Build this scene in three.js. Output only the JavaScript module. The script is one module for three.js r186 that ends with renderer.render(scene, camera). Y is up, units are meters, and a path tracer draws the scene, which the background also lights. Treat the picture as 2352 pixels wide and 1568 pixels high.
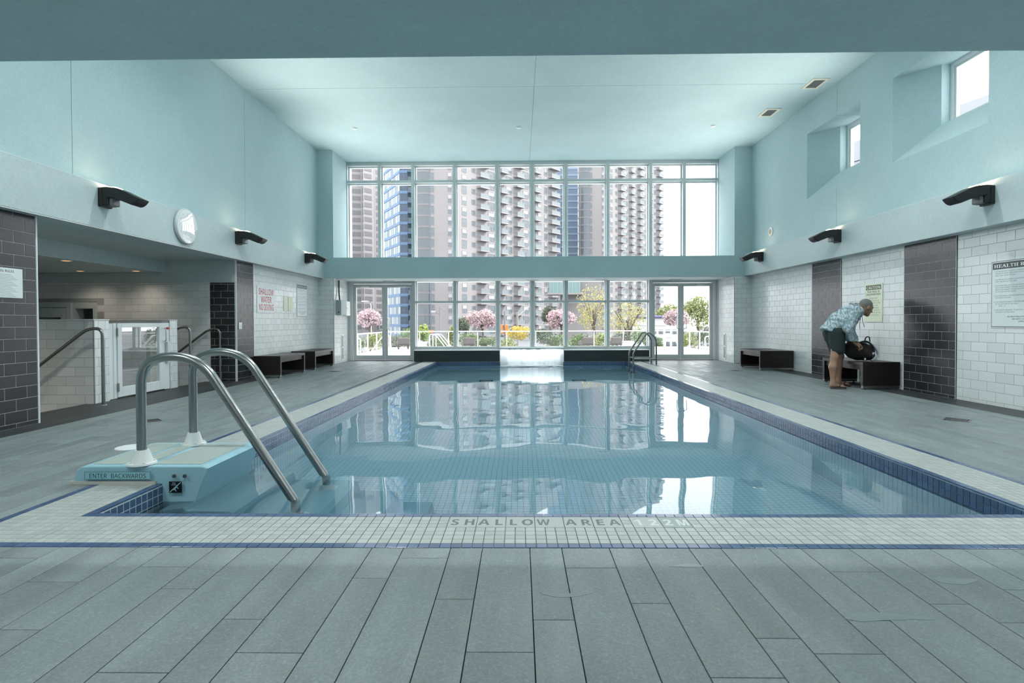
import * as THREE from 'three';
import { mergeGeometries, mergeVertices } from 'three/addons/utils/BufferGeometryUtils.js';
import { RoundedBoxGeometry } from 'three/addons/geometries/RoundedBoxGeometry.js';
import { MarchingCubes } from 'three/addons/objects/MarchingCubes.js';

// ---------------------------------------------------------------- camera, sky, exposure
const W = 2352, Hh = 1568, F = 1260, CY = 758.31, EYE = 1.06;
const scene = new THREE.Scene();
const camera = new THREE.PerspectiveCamera(2 * Math.atan(Hh / 2 / F) * 180 / Math.PI, W / Hh, 0.05, 900);
camera.position.set(0, EYE, 0);
camera.rotation.order = 'YXZ';
camera.rotation.set(-0.014993, 0.014466, -0.003697);
camera.setViewOffset(W, Hh, 0, Hh / 2 - CY, W, Hh);
camera.updateMatrixWorld(true);
const SKY = 4.4;
scene.background = new THREE.Color().setRGB(SKY * 0.98, SKY * 1.0, SKY * 1.03);   // bright overcast sky
const renderer = new THREE.WebGLRenderer({ antialias: true });
renderer.toneMapping = THREE.LinearToneMapping;
renderer.toneMappingExposure = 1.0;
renderer.shadowMap.enabled = true;

// ---------------------------------------------------------------- helpers
let seed = 7;
function rnd() { seed = (seed + 0x6D2B79F5) | 0; let t = Math.imul(seed ^ (seed >>> 15), 1 | seed); t = (t + Math.imul(t ^ (t >>> 7), 61 | t)) ^ t; return ((t ^ (t >>> 14)) >>> 0) / 4294967296; }
const R = (a, b) => a + (b - a) * rnd();
const V = (x, y, z) => new THREE.Vector3(x, y, z);
const taken = {};
function numbered(n) { const k = taken[n] = (taken[n] ?? -1) + 1; return k ? n + '_' + String(k).padStart(3, '0') : n; }
function mesh(name, geo, mat, parent) {
  if (Array.isArray(geo)) geo = join(geo);
  const m = new THREE.Mesh(geo, mat); m.name = name; m.castShadow = m.receiveShadow = true; parent.add(m); return m;
}
function thing(name, label, category, pos = [0, 0, 0], turn = 0, group) {
  const g = new THREE.Group(); g.name = numbered(name); g.position.set(...pos); g.rotation.y = turn;
  g.userData = { label, category }; if (group) g.userData.group = group; scene.add(g); return g;
}
function single(name, label, category, geo, mat, group) {
  const m = mesh(numbered(name), geo, mat, scene); m.userData = { label, category }; if (group) m.userData.group = group; return m;
}
function struct(name, label, category, geo, mat) {
  let o; if (geo) o = mesh(name, geo, mat, scene); else { o = new THREE.Group(); o.name = name; scene.add(o); }
  o.userData = { label, category, kind: 'structure' }; return o;
}
const flat = g => g.index ? g.toNonIndexed() : g;
function join(list) { return mergeGeometries(list.map(g => { const f = flat(g); for (const k of Object.keys(f.attributes)) if (!['position', 'normal', 'uv', 'color'].includes(k)) f.deleteAttribute(k); return f; })); }
function metricUV(g) {                                   // uv in metres from the dominant axis of each face
  g = flat(g); if (!g.attributes.normal) g.computeVertexNormals();
  const p = g.attributes.position, n = g.attributes.normal, uv = new Float32Array(p.count * 2);
  for (let i = 0; i < p.count; i++) {
    const ax = Math.abs(n.getX(i)), ay = Math.abs(n.getY(i)), az = Math.abs(n.getZ(i));
    let u, v; if (ay >= ax && ay >= az) { u = p.getX(i); v = p.getZ(i); } else if (ax >= az) { u = p.getZ(i); v = p.getY(i); } else { u = p.getX(i); v = p.getY(i); }
    uv[2 * i] = u; uv[2 * i + 1] = v;
  }
  g.setAttribute('uv', new THREE.BufferAttribute(uv, 2)); return g;
}
function bx(x0, x1, y0, y1, z0, z1) {                     // box by its limits
  const g = new THREE.BoxGeometry(Math.abs(x1 - x0), Math.abs(y1 - y0), Math.abs(z1 - z0));
  g.translate((x0 + x1) / 2, (y0 + y1) / 2, (z0 + z1) / 2); return metricUV(g);
}
function rbx(x0, x1, y0, y1, z0, z1, r = 0.006, seg = 2) {
  const g = new RoundedBoxGeometry(Math.abs(x1 - x0), Math.abs(y1 - y0), Math.abs(z1 - z0), seg, r);
  g.translate((x0 + x1) / 2, (y0 + y1) / 2, (z0 + z1) / 2); return metricUV(g);
}
function prism(pts, a, b, axis) {                          // polygon extruded along an axis: 'y' pts (x,z), 'z' pts (x,y), 'x' pts (z,y)
  const s = new THREE.Shape(pts.map(p => new THREE.Vector2(p[0], p[1])));
  const g = new THREE.ExtrudeGeometry(s, { depth: b - a, bevelEnabled: false, curveSegments: 8 });
  const P = g.attributes.position;
  for (let i = 0; i < P.count; i++) {
    const u = P.getX(i), v = P.getY(i), w = P.getZ(i) + a;
    if (axis === 'y') P.setXYZ(i, u, w, v); else if (axis === 'x') P.setXYZ(i, w, v, u); else P.setXYZ(i, u, v, w);
  }
  if (axis !== 'z') { const g2 = flat(g), q = g2.attributes.position; for (let i = 0; i < q.count; i += 3) { const t = [q.getX(i + 1), q.getY(i + 1), q.getZ(i + 1)]; q.setXYZ(i + 1, q.getX(i + 2), q.getY(i + 2), q.getZ(i + 2)); q.setXYZ(i + 2, ...t); } g2.computeVertexNormals(); return metricUV(g2); }
  const g2 = flat(g); g2.computeVertexNormals(); return metricUV(g2);
}
function tube(points, r, seg = 48, rad = 14, tension = 0.5) {
  return new THREE.TubeGeometry(new THREE.CatmullRomCurve3(points.map(p => V(...p)), false, 'catmullrom', tension), seg, r, rad, false);
}
function bendTube(points, bend, r, rad = 16) {             // straight runs joined by rounded corners
  const path = new THREE.CurvePath(), P = points.map(p => V(...p)); let from = P[0];
  for (let i = 1; i < P.length - 1; i++) {
    const b = Array.isArray(bend) ? bend[i - 1] : bend, a = P[i].clone().add(P[i - 1].clone().sub(P[i]).setLength(b)), c = P[i].clone().add(P[i + 1].clone().sub(P[i]).setLength(b));
    if (from.distanceTo(a) > 1e-4) path.add(new THREE.LineCurve3(from, a));
    path.add(new THREE.QuadraticBezierCurve3(a, P[i], c)); from = c;
  }
  path.add(new THREE.LineCurve3(from, P[P.length - 1]));
  return new THREE.TubeGeometry(path, 90, r, rad, false);
}
const cyl = (r0, r1, h, x, y, z, n = 20) => new THREE.CylinderGeometry(r0, r1, h, n).translate(x, y, z);
function lathe(pts, n = 24) { return new THREE.LatheGeometry(pts.map(p => new THREE.Vector2(p[0], p[1])), n); }
// a tile: face, chamfer and sides, lying in the xy plane and facing +z
const tileCache = new Map();
function tileGeo(w, h, t, c = 0.0015) {
  const key = [w, h, t, c].map(v => v.toFixed(4)).join();
  if (tileCache.has(key)) return tileCache.get(key);
  const a = w / 2, b = h / 2, A = a - c, B = b - c, v = [], quad = (p, q, r, s) => v.push(...p, ...q, ...r, ...p, ...r, ...s);
  quad([-A, -B, t], [A, -B, t], [A, B, t], [-A, B, t]);
  const in4 = [[-A, -B, t], [A, -B, t], [A, B, t], [-A, B, t]], out4 = [[-a, -b, t - c], [a, -b, t - c], [a, b, t - c], [-a, b, t - c]], low4 = out4.map(p => [p[0], p[1], 0]);
  for (let i = 0; i < 4; i++) { const j = (i + 1) % 4; quad(out4[i], out4[j], in4[j], in4[i]); quad(low4[i], low4[j], out4[j], out4[i]); }
  const g = new THREE.BufferGeometry(); g.setAttribute('position', new THREE.Float32BufferAttribute(v, 3)); g.computeVertexNormals();
  const uv = []; for (let i = 0; i < v.length; i += 3) uv.push(v[i], v[i + 1]); g.setAttribute('uv', new THREE.Float32BufferAttribute(uv, 2));
  tileCache.set(key, g); return g;
}
const ORIENT = { '+z': new THREE.Euler(0, 0, 0), '-z': new THREE.Euler(0, Math.PI, 0), '+x': new THREE.Euler(0, Math.PI / 2, 0), '-x': new THREE.Euler(0, -Math.PI / 2, 0), '+y': new THREE.Euler(-Math.PI / 2, 0, 0) };
// lay tiles: list of { c:[x,y,z], w, h, dir, mat }; the nearest `most` become parts, the others one joined part per material
function layTiles(parent, name, list, thick, most, chamfer) {
  list.forEach(t => { t.d = Math.hypot(t.c[0], t.c[1] - EYE, t.c[2]) / Math.sqrt(t.w * t.h) * (t.weight ?? 1); });
  const sorted = list.slice().sort((p, q) => p.d - q.d), rest = new Map();
  sorted.forEach((t, i) => {
    const geo = t.geo ?? tileGeo(t.w, t.h, thick, chamfer);
    if (i < most) { const m = mesh(name, geo, t.mat, parent); m.position.set(...t.c); m.rotation.copy(ORIENT[t.dir]); }
    else {
      const g = geo.clone().applyMatrix4(new THREE.Matrix4().makeRotationFromEuler(ORIENT[t.dir]).setPosition(...t.c));
      if (!rest.has(t.mat)) rest.set(t.mat, []); rest.get(t.mat).push(g);
    }
  });
  for (const [mat, gs] of rest) { const m = mesh(name + '_field', join(gs), mat, parent); m.userData.kind = 'stuff'; }
}
// running bond in a rectangle u0..u1 by v0..v1
function bond(u0, u1, v0, v1, tw, th, uStart, vStart, joint, put, minU = 0.02) {
  for (let k = Math.floor((v0 - vStart) / th) - 1; vStart + k * th < v1; k++) {
    const a = Math.max(v0, vStart + k * th), b = Math.min(v1, vStart + (k + 1) * th); if (b - a < 0.015) continue;
    const off = uStart + (((k % 2) + 2) % 2) * tw / 2;
    for (let j = Math.floor((u0 - off) / tw) - 1; off + j * tw < u1; j++) {
      const c = Math.max(u0, off + j * tw), d = Math.min(u1, off + (j + 1) * tw); if (d - c < minU) continue;
      put((c + d) / 2, (a + b) / 2, d - c - joint, b - a - joint, k, j);
    }
  }
}
// ---------------------------------------------------------------- procedural textures
function lattice(n) { const a = new Float32Array(n * n); for (let i = 0; i < a.length; i++) a[i] = rnd(); return a; }
function tileNoise(size, cellsX, cellsY, oct, gain = 0.5) {   // repeating fractal noise, 0..1
  const out = new Float32Array(size * size); let amp = 1, tot = 0;
  for (let o = 0; o < oct; o++) {
    const cx = cellsX << o, cy = cellsY << o, L = new Float32Array(cx * cy); for (let i = 0; i < L.length; i++) L[i] = rnd();
    for (let y = 0; y < size; y++) {
      const fy = y / size * cy, iy = Math.floor(fy), ty = fy - iy, sy = ty * ty * (3 - 2 * ty), r0 = (iy % cy) * cx, r1 = ((iy + 1) % cy) * cx;
      for (let x = 0; x < size; x++) {
        const fx = x / size * cx, ix = Math.floor(fx), tx = fx - ix, sx = tx * tx * (3 - 2 * tx), c0 = ix % cx, c1 = (ix + 1) % cx;
        const a = L[r0 + c0] + (L[r0 + c1] - L[r0 + c0]) * sx, b = L[r1 + c0] + (L[r1 + c1] - L[r1 + c0]) * sx;
        out[y * size + x] += amp * (a + (b - a) * sy);
      }
    }
    tot += amp; amp *= gain;
  }
  for (let i = 0; i < out.length; i++) out[i] /= tot; return out;
}
function dataTex(size, fn, srgb, perMetre = 1) {
  const d = new Uint8Array(size * size * 4);
  for (let i = 0; i < size * size; i++) { const c = fn(i); d[4 * i] = c[0]; d[4 * i + 1] = c[1]; d[4 * i + 2] = c[2]; d[4 * i + 3] = 255; }
  const t = new THREE.DataTexture(d, size, size, THREE.RGBAFormat); t.wrapS = t.wrapT = THREE.RepeatWrapping; t.magFilter = THREE.LinearFilter; t.minFilter = THREE.LinearMipmapLinearFilter; t.generateMipmaps = true;
  if (srgb) t.colorSpace = THREE.SRGBColorSpace; t.repeat.set(perMetre, perMetre); t.needsUpdate = true; return t;
}
const clamp = (v, a, b) => Math.min(b, Math.max(a, v));
const SL = 1024, sA = tileNoise(SL, 3, 14, 5), sB = tileNoise(SL, 16, 16, 5, 0.6), sC = tileNoise(SL, 320, 320, 2, 0.7), sD = tileNoise(SL, 4, 5, 4);
const slateMap = dataTex(SL, i => {
  let v = 0.88 + (sA[i] - 0.5) * 0.2 + (sB[i] - 0.5) * 0.07 + (sC[i] - 0.5) * 0.16; if (sC[i] > 0.8) v += 0.07;
  const vein = Math.abs(sD[i] - 0.5) < 0.003 ? 0.05 : 0; v = clamp(v + vein, 0, 1); const w = (sD[i] - 0.5) * 4;
  return [v * 226 - w, v * 232, v * 232 + w];
}, true, 0.5);
const slateBump = dataTex(SL, i => { const v = clamp(0.5 + (sA[i] - 0.5) * 0.6 + (sB[i] - 0.5) * 0.5 + (sC[i] - 0.5) * 0.4, 0, 1) * 255; return [v, v, v]; }, false, 0.5);
const slateRough = dataTex(SL, i => { const v = clamp(0.78 + (sB[i] - 0.5) * 0.5 + (sD[i] - 0.5) * 0.3, 0, 1) * 255; return [v, v, v]; }, false, 0.5);
const pN = tileNoise(512, 128, 128, 3, 0.7), pM = tileNoise(512, 5, 5, 4);
const plasterBump = dataTex(512, i => { const v = pN[i] * 255; return [v, v, v]; }, false, 0.6);
const plasterMap = dataTex(512, i => { const v = 240 + (pM[i] - 0.5) * 14 + (pN[i] - 0.5) * 14; return [v, v, v]; }, true, 0.35);
const wN = tileNoise(512, 4, 60, 4, 0.6);
const woodMap = dataTex(512, i => { const v = 0.75 + (wN[i] - 0.5) * 0.8; return [clamp(v * 220, 0, 255), clamp(v * 214, 0, 255), clamp(v * 210, 0, 255)]; }, true, 1);
const glazeBump = dataTex(256, (() => { const n = tileNoise(256, 6, 6, 3); return i => { const v = n[i] * 255; return [v, v, v]; }; })(), false, 4);
function canvasTex(w, h, draw) {
  const c = document.createElement('canvas'); c.width = w; c.height = h; const x = c.getContext('2d'); draw(x, w, h);
  const t = new THREE.CanvasTexture(c); t.colorSpace = THREE.SRGBColorSpace; t.anisotropy = 8; return t;
}
// ---------------------------------------------------------------- materials
const C = (r, g, b) => new THREE.Color().setRGB(r, g, b);
const std = o => new THREE.MeshStandardMaterial(o), phys = o => new THREE.MeshPhysicalMaterial(o);
const paint = (col, rough = 0.75) => std({ color: col, roughness: rough, map: plasterMap, bumpMap: plasterBump, bumpScale: 0.0012 });
const M = {
  teal: paint(C(0.53, 0.705, 0.73)), pale: paint(C(0.62, 0.72, 0.73)),
  white: std({ color: C(0.78, 0.82, 0.82), roughness: 0.45 }), grout: std({ color: C(0.36, 0.38, 0.38), roughness: 0.9 }), groutDark: std({ color: C(0.62, 0.63, 0.63), roughness: 0.9 }), groutPool: std({ color: C(0.46, 0.54, 0.56), roughness: 0.9 }),
  trimWhite: std({ color: C(0.75, 0.78, 0.78), roughness: 0.4 }),
  frame: std({ color: C(0.62, 0.66, 0.66), roughness: 0.4, metalness: 0.25 }), frameDoor: std({ color: C(0.66, 0.68, 0.68), roughness: 0.35, metalness: 0.3 }),
  glass: phys({ color: 0xffffff, roughness: 0, transmission: 1, thickness: 0, ior: 1.5 }),
  steel: std({ color: C(0.35, 0.36, 0.355), roughness: 0.27, metalness: 1 }), steelDark: std({ color: C(0.3, 0.31, 0.31), roughness: 0.3, metalness: 1 }), chrome: std({ color: C(0.8, 0.8, 0.8), roughness: 0.12, metalness: 1 }),
  black: std({ color: C(0.012, 0.012, 0.013), roughness: 0.45 }), darkGrey: std({ color: C(0.06, 0.06, 0.065), roughness: 0.5 }), grey: std({ color: C(0.25, 0.27, 0.27), roughness: 0.5 }),
  wood: std({ color: C(0.034, 0.024, 0.024), roughness: 0.38, map: woodMap }), woodLit: std({ color: C(0.17, 0.14, 0.14), roughness: 0.35, map: woodMap }),  // second wood is a lightened copy, painting window light onto the benches
  fibre: std({ color: C(0.3, 0.52, 0.6), roughness: 0.35 }), fibreTop: std({ color: C(0.34, 0.4, 0.37), roughness: 0.7 }), whitePlastic: std({ color: C(0.75, 0.78, 0.77), roughness: 0.4 }),
  plinth: std({ color: C(0.055, 0.066, 0.068), roughness: 0.3, map: slateMap })
};
const whiteTiles = [0.74, 0.78, 0.8].map(v => std({ color: C(v * 0.97, v, v * 1.0), roughness: 0.22, bumpMap: glazeBump, bumpScale: 0.0004 }));
const darkTiles = [0.028, 0.034, 0.04].map(v => std({ color: C(v, v * 0.98, v * 1.06), roughness: 0.26, bumpMap: glazeBump, bumpScale: 0.0004 }));
const copeTiles = [0.39, 0.415, 0.44].map(v => std({ color: C(v * 0.92, v, v * 0.95), roughness: 0.42 }));
const blueTiles = [0.9, 1.0, 1.12].map(v => std({ color: C(0.058 * v, 0.105 * v, 0.2 * v), roughness: 0.2 }));
const poolTile = std({ color: C(0.82, 0.89, 0.9), roughness: 0.3 });
const slates = [[0.335, 0.374, 0.378], [0.35, 0.388, 0.392], [0.342, 0.383, 0.39], [0.358, 0.395, 0.397], [0.33, 0.37, 0.377]].map(c => std({ color: C(...c), roughness: 0.62, map: slateMap, bumpMap: slateBump, bumpScale: 0.003, roughnessMap: slateRough }));
const darkSlates = [[0.055, 0.058, 0.062], [0.065, 0.068, 0.07]].map(c => std({ color: C(...c), roughness: 0.5, map: slateMap, bumpMap: slateBump, bumpScale: 0.006 }));
const pick = a => a[Math.floor(rnd() * a.length)];

// ---------------------------------------------------------------- main levels
const XL = -5.17, XR = 5.88, ZP = -14.0, ZW = -15.2, YC = 5.47, ZB = -3.5, YB = 2.74, ZREAR = 3.4;
const FB = 2.2, FT = 2.735, FXL = -5.0, FXR = 5.68;        // the frieze band
const ZN = -2.56, ZFAR = -14.75, COP = 0.457;               // pool surround
const shiftL = z => 0.0145 * (-z - 2.97);                   // the left pool edge runs slightly askew
const OXL = -2.83, OXR = 3.285, WATER = -0.115, DEEP = -1.231;
// ================================================================ ROOM
// ---- floor: bed with the pool and the stair well left open, then slate planks
const floorBed = [bx(-6.2, XR + 0.2, -0.3, -0.012, ZN, ZREAR), bx(OXR, XR + 0.2, -0.3, -0.012, ZW - 0.1, ZN), bx(-5.74, OXL, -0.3, -0.012, ZW - 0.1, ZN), bx(OXL, OXR, -0.3, -0.012, ZW - 0.1, ZFAR - 0.02)];
floorBed.push(prism([[OXL - 0.01, ZN], [OXL, ZN], [OXL + shiftL(ZFAR), ZFAR - 0.02], [OXL - 0.01, ZFAR - 0.02]], -0.3, -0.012, 'y'));
const floor = struct('floor', 'grey slate plank deck around the pool with dark slate borders along the walls', 'floor', join(floorBed), std({ color: C(0.05, 0.055, 0.055), roughness: 0.9 }));
function plank(list, x0, x1, z0, z1, mats, edge) {           // z0 > z1
  const j = 0.0035, w = x1 - x0 - j, h = z0 - z1 - j; if (w < 0.03 || h < 0.03) return;
  const cx = (x0 + x1) / 2, cz = (z0 + z1) / 2, g = tileGeo(w, h, 0.012, 0.0012).clone(), p = g.attributes.position, uv = new Float32Array(p.count * 2), a = rnd() * 2, b = rnd() * 2;
  for (let i = 0; i < p.count; i++) {
    uv[2 * i] = p.getY(i) + a; uv[2 * i + 1] = p.getX(i) + b;
    if (edge && p.getX(i) > w / 2 - 0.01) p.setX(i, p.getX(i) + edge(cz - p.getY(i)) - x1);
  }
  g.setAttribute('uv', new THREE.BufferAttribute(uv, 2));
  list.push({ c: [cx, -0.012, cz], w, h, dir: '+y', mat: pick(mats), geo: g });
}
const zOf = y => -0.991 * 1335.6 / (y - 739.3);
const seenJoint = { 0: 1497, 1: 1422, 2: 1302, 3: 1383, 4: 1553, 5: 1462, 6: 1497, 7: 1420, 8: 1309, 9: 1382, 10: 1424, 11: 1349, '-1': 1375, '-2': 1280, '-3': 1327, '-4': 1501, '-5': 1423, '-6': 1549, '-7': 1353, '-8': 1302, '-9': 1450, '-10': 1338 };
const planks = [];
for (let k = -34; k < 34; k++) {
  const pair = Math.floor(k / 2), odd = ((k % 2) + 2) % 2, x0 = -0.179 + pair * 0.371 + (odd ? 0.222 : 0), x1 = x0 + (odd ? 0.149 : 0.222);
  const zj = seenJoint[k] ? zOf(seenJoint[k]) : -2.6 + rnd() * 0.9;
  const run = (a, b, mats, xa, xb, edge) => { const cuts = [b]; for (let z = zj + 0.9 * Math.ceil((b - zj) / 0.9); z > a; z -= 0.9) if (z < b - 0.06 && z > a + 0.06) cuts.push(z); cuts.push(a); for (let i = 0; i < cuts.length - 1; i++) plank(planks, xa, xb, cuts[i], cuts[i + 1], mats, edge); };
  const A = Math.max(x0, -5.17), B = Math.min(x1, XR);
  if (B - A > 0.03) run(ZN, 2.5, slates, A, B);                                                   // in front of the pool
  const la = Math.max(x0, -4.83), shift = OXL + shiftL(-8.6), lb = Math.min(x1, shift);               // left deck
  if (lb - la > 0.03) run(ZP - 1.2, ZN, slates, la, lb, lb === shift ? z => OXL + shiftL(z) : null);
  const ra = Math.max(x0, OXR), rb = Math.min(x1, 5.45);                                            // right deck
  if (rb - ra > 0.03) run(ZP - 1.2, ZN, slates, ra, rb);
}
for (let z = ZN; z > -15.2; z -= 0.9) {
  const e = Math.max(z - 0.9, -15.2);
  plank(planks, 5.45, 5.66, z, e, darkSlates); plank(planks, 5.66, XR, Math.min(z + 0.45, ZN), e + 0.45 > -15.2 ? e + 0.45 : e, darkSlates);
  plank(planks, -5.0, -4.83, z, e, darkSlates); plank(planks, -5.17, -5.0, Math.min(z + 0.45, ZN), e + 0.45, darkSlates);
}
for (let z = -5.78; z > -9.85; z -= 0.9) { plank(planks, -5.36, -5.17, z, Math.max(z - 0.9, -9.9), darkSlates); plank(planks, -5.55, -5.36, z, Math.max(z - 0.5, -9.9), darkSlates); plank(planks, -5.55, -5.36, z - 0.5, Math.max(z - 0.9, -9.9), darkSlates); plank(planks, -5.74, -5.55, z, Math.max(z - 0.9, -9.9), darkSlates); }
layTiles(floor, 'plank', planks, 0.012, 300);

// ---- ceiling, bulkhead, rear
const ceil = struct('ceiling', 'pale teal plaster ceiling high above the pool', 'ceiling', join([bx(XL - 0.3, 0.28, YC, YC + 0.25, -10.344, ZB - 0.2), bx(0.284, XR + 0.7, YC, YC + 0.25, -10.344, ZB - 0.2), bx(XL - 0.3, 0.28, YC, YC + 0.25, ZW - 0.4, -10.352), bx(0.284, XR + 0.7, YC, YC + 0.25, ZW - 0.4, -10.352), bx(XL - 0.3, XR + 0.7, YC + 0.02, YC + 0.3, ZW - 0.4, ZB)]), M.teal);
struct('ceiling_lower', 'low grey green plaster ceiling over the near end of the deck', 'ceiling', rbx(XL - 0.3, XR + 0.7, YB, YC + 0.3, ZB, ZREAR + 0.3, 0.012), M.teal);
struct('wall_rear', 'plaster wall behind the deck', 'wall', bx(XL - 1, XR + 1, -0.3, YB + 0.05, ZREAR, ZREAR + 0.3), M.teal);

// ---- left wall: dark tiled pier, stair opening, white tiled bay, upper plaster
const wl = struct('wall_left', 'left wall of white glazed tile below teal plaster', 'wall', join([
  bx(XL - 0.3, XL, -0.3, YB + 0.05, -4.76, ZREAR + 0.3), bx(XL - 0.3, XL, -1, FB - 0.002, ZW - 0.3, -9.915),
  bx(XL - 0.3, XL, FB, YC + 0.02, -6.296, ZB), bx(XL - 0.3, XL, FB, YC + 0.02, -10.296, -6.304), bx(XL - 0.3, XL, FB, YC + 0.02, ZW - 0.4, -10.304), bx(XL - 0.32, XL - 0.025, FB + 0.1, YC + 0.02, ZW - 0.4, ZB)]), M.teal);
const TW = 0.25, TH = 0.1228, VY = 0.045, J = 0.004;
let tl = [];
bond(10.55, 14.0, 0.0, FB + 0.01, TW, TH, 10.55, VY, J, (u, v, w, h) => tl.push({ c: [XL, v, -u], w, h, dir: '+x', mat: pick(whiteTiles) }));
mesh('grout_bed', bx(XL - 0.01, XL + 0.0068, 0, FB, -14, -9.92), M.grout, wl);
layTiles(wl, 'tile', tl, 0.009, 300);
const friezeL = struct('trim_1', 'pale plaster frieze band along the left wall', 'trim', rbx(XL - 0.02, FXL, FB, FT, ZP - 0.02, ZB + 0.01, 0.008), M.pale);
mesh('edge_bead', bx(FXL - 0.03, FXL - 0.004, FB - 0.008, FB + 0.004, ZP, -4.8), M.trimWhite, friezeL);
// dark tiled pier beside the stair opening
const pierA = struct('wall_pier_near', 'charcoal tiled pier carrying the pool rules notice', 'pier', bx(XL - 0.32, XL + 0.0258, -0.9, FB + 0.02, -5.77, -4.76), M.groutDark);
tl = []; bond(4.77, 5.765, 0, FB, TW, TH, 4.77 + 0.12, VY, J, (u, v, w, h) => tl.push({ c: [XL + 0.018, v, -u], w, h, dir: '+x', mat: pick(darkTiles) }));
layTiles(pierA, 'tile', tl, 0.01, 300);
mesh('edge_trim', bx(XL + 0.005, XL + 0.033, 0, FB, -5.785, -5.766), M.trimWhite, pierA);
mesh('return_face', bx(XL - 0.31, XL + 0.015, -0.9, FB, -5.78, -5.766), M.white, pierA);
// charcoal pier on the far side of the opening
const pierB = struct('wall_pier_far', 'charcoal tiled pier with a switch plate beside the white tiled bay', 'pier', bx(XL - 0.05, XL + 0.0138, 0, FB + 0.01, -10.55, -9.905), M.groutDark);
tl = []; bond(9.912, 10.545, 0, FB, TW, TH, 9.912 - 0.1, VY, J, (u, v, w, h) => tl.push({ c: [XL + 0.006, v, -u], w, h, dir: '+x', mat: pick(darkTiles) }));
layTiles(pierB, 'tile', tl, 0.01, 300);
mesh('edge_trim', [bx(XL - 0.01, XL + 0.022, 0, FB, -9.912, -9.894), bx(XL, XL + 0.022, 0, FB, -10.555, -10.542)], M.trimWhite, pierB);

// ---- right wall
const NW = [[-8.77, -7.0], [-11.35, -9.6]], NY0 = 3.54, NY1 = 4.865, T = 0.67;
const nicheGeo = [];
for (const [a, b] of NW) {
  const ia = a + 0.47, ib = b - 0.47;
  nicheGeo.push(prism([[XR, a], [XR + 0.4, ia], [XR + T, ia], [XR + T, a]], NY0, NY1, 'y'), prism([[XR, b], [XR + T, b], [XR + T, ib], [XR + 0.4, ib]], NY0, NY1, 'y'));
  nicheGeo.push(prism([[XR, NY0], [XR + T, NY0], [XR + T, NY0 + 0.45], [XR + 0.4, NY0 + 0.43]], a, b, 'z'));
}
const rw = [bx(XR, XR + 0.3, -0.3, FB + 0.02, ZW - 0.4, ZREAR + 0.3), bx(XR, XR + T, FB, NY0, -6.396, ZB), bx(XR, XR + T, FB, NY0, -10.296, -6.404), bx(XR, XR + T, FB, NY0, ZW - 0.4, -10.304), bx(XR, XR + T, NY1, YC + 0.02, -6.396, ZB), bx(XR, XR + T, NY1, YC + 0.02, -10.296, -6.404), bx(XR, XR + T, NY1, YC + 0.02, ZW - 0.4, -10.304),
  bx(XR, XR + T, NY0, NY1, -6.396, ZB), bx(XR, XR + T, NY0, NY1, -7.0, -6.403), bx(XR, XR + T, NY0, NY1, -9.6, -8.77), bx(XR, XR + T, NY0, NY1, ZW - 0.4, -11.35), bx(XR + 0.025, XR + 0.3, FB + 0.1, NY0 - 0.1, ZW - 0.4, ZB), bx(XR + 0.025, XR + 0.3, NY1 + 0.1, YC, ZW - 0.4, ZB), ...nicheGeo];
const wr = struct('wall_right', 'right wall of white glazed tile below teal plaster with two splayed window niches', 'wall', join(rw), M.teal);
mesh('grout_bed', bx(XR - 0.0068, XR + 0.01, 0, FB, -14, -4), M.grout, wr);
tl = [];
for (const [a, b] of [[4.6, 7.455], [8.475, 10.105], [11.115, 14.0]]) bond(a, b, 0, FB + 0.01, TW, TH, a + (a > 8 && a < 9 ? 0.08 : 0), VY, J, (u, v, w, h) => tl.push({ c: [XR, v, -u], w, h, dir: '-x', mat: pick(whiteTiles) }));
layTiles(wr, 'tile', tl, 0.009, 300);
for (const [i, a, b, lab] of [[3, 7.46, 8.47, 'charcoal tiled column between the health notice and the caution sign'], [4, 10.11, 11.11, 'charcoal tiled column behind the stooping man']]) {
  const col = struct('trim_' + i, lab, 'tile column', bx(XR - 0.0168, XR + 0.01, 0, FB, -b, -a), M.groutDark);
  tl = []; bond(a + 0.008, b - 0.008, 0, FB, TW, TH, a, VY, J, (u, v, w, h) => tl.push({ c: [XR - 0.01, v, -u], w, h, dir: '-x', mat: pick(darkTiles) }));
  layTiles(col, 'tile', tl, 0.009, 300);
  mesh('edge_trim', [bx(XR - 0.02, XR, 0, FB, -a - 0.008, -a), bx(XR - 0.02, XR, 0, FB, -b, -b + 0.008)], M.trimWhite, col);
}
struct('trim_2', 'pale plaster frieze band along the right wall', 'trim', rbx(FXR, XR + 0.02, FB, FT + 0.015, ZP - 0.02, ZB + 0.01, 0.008), M.pale);
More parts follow.
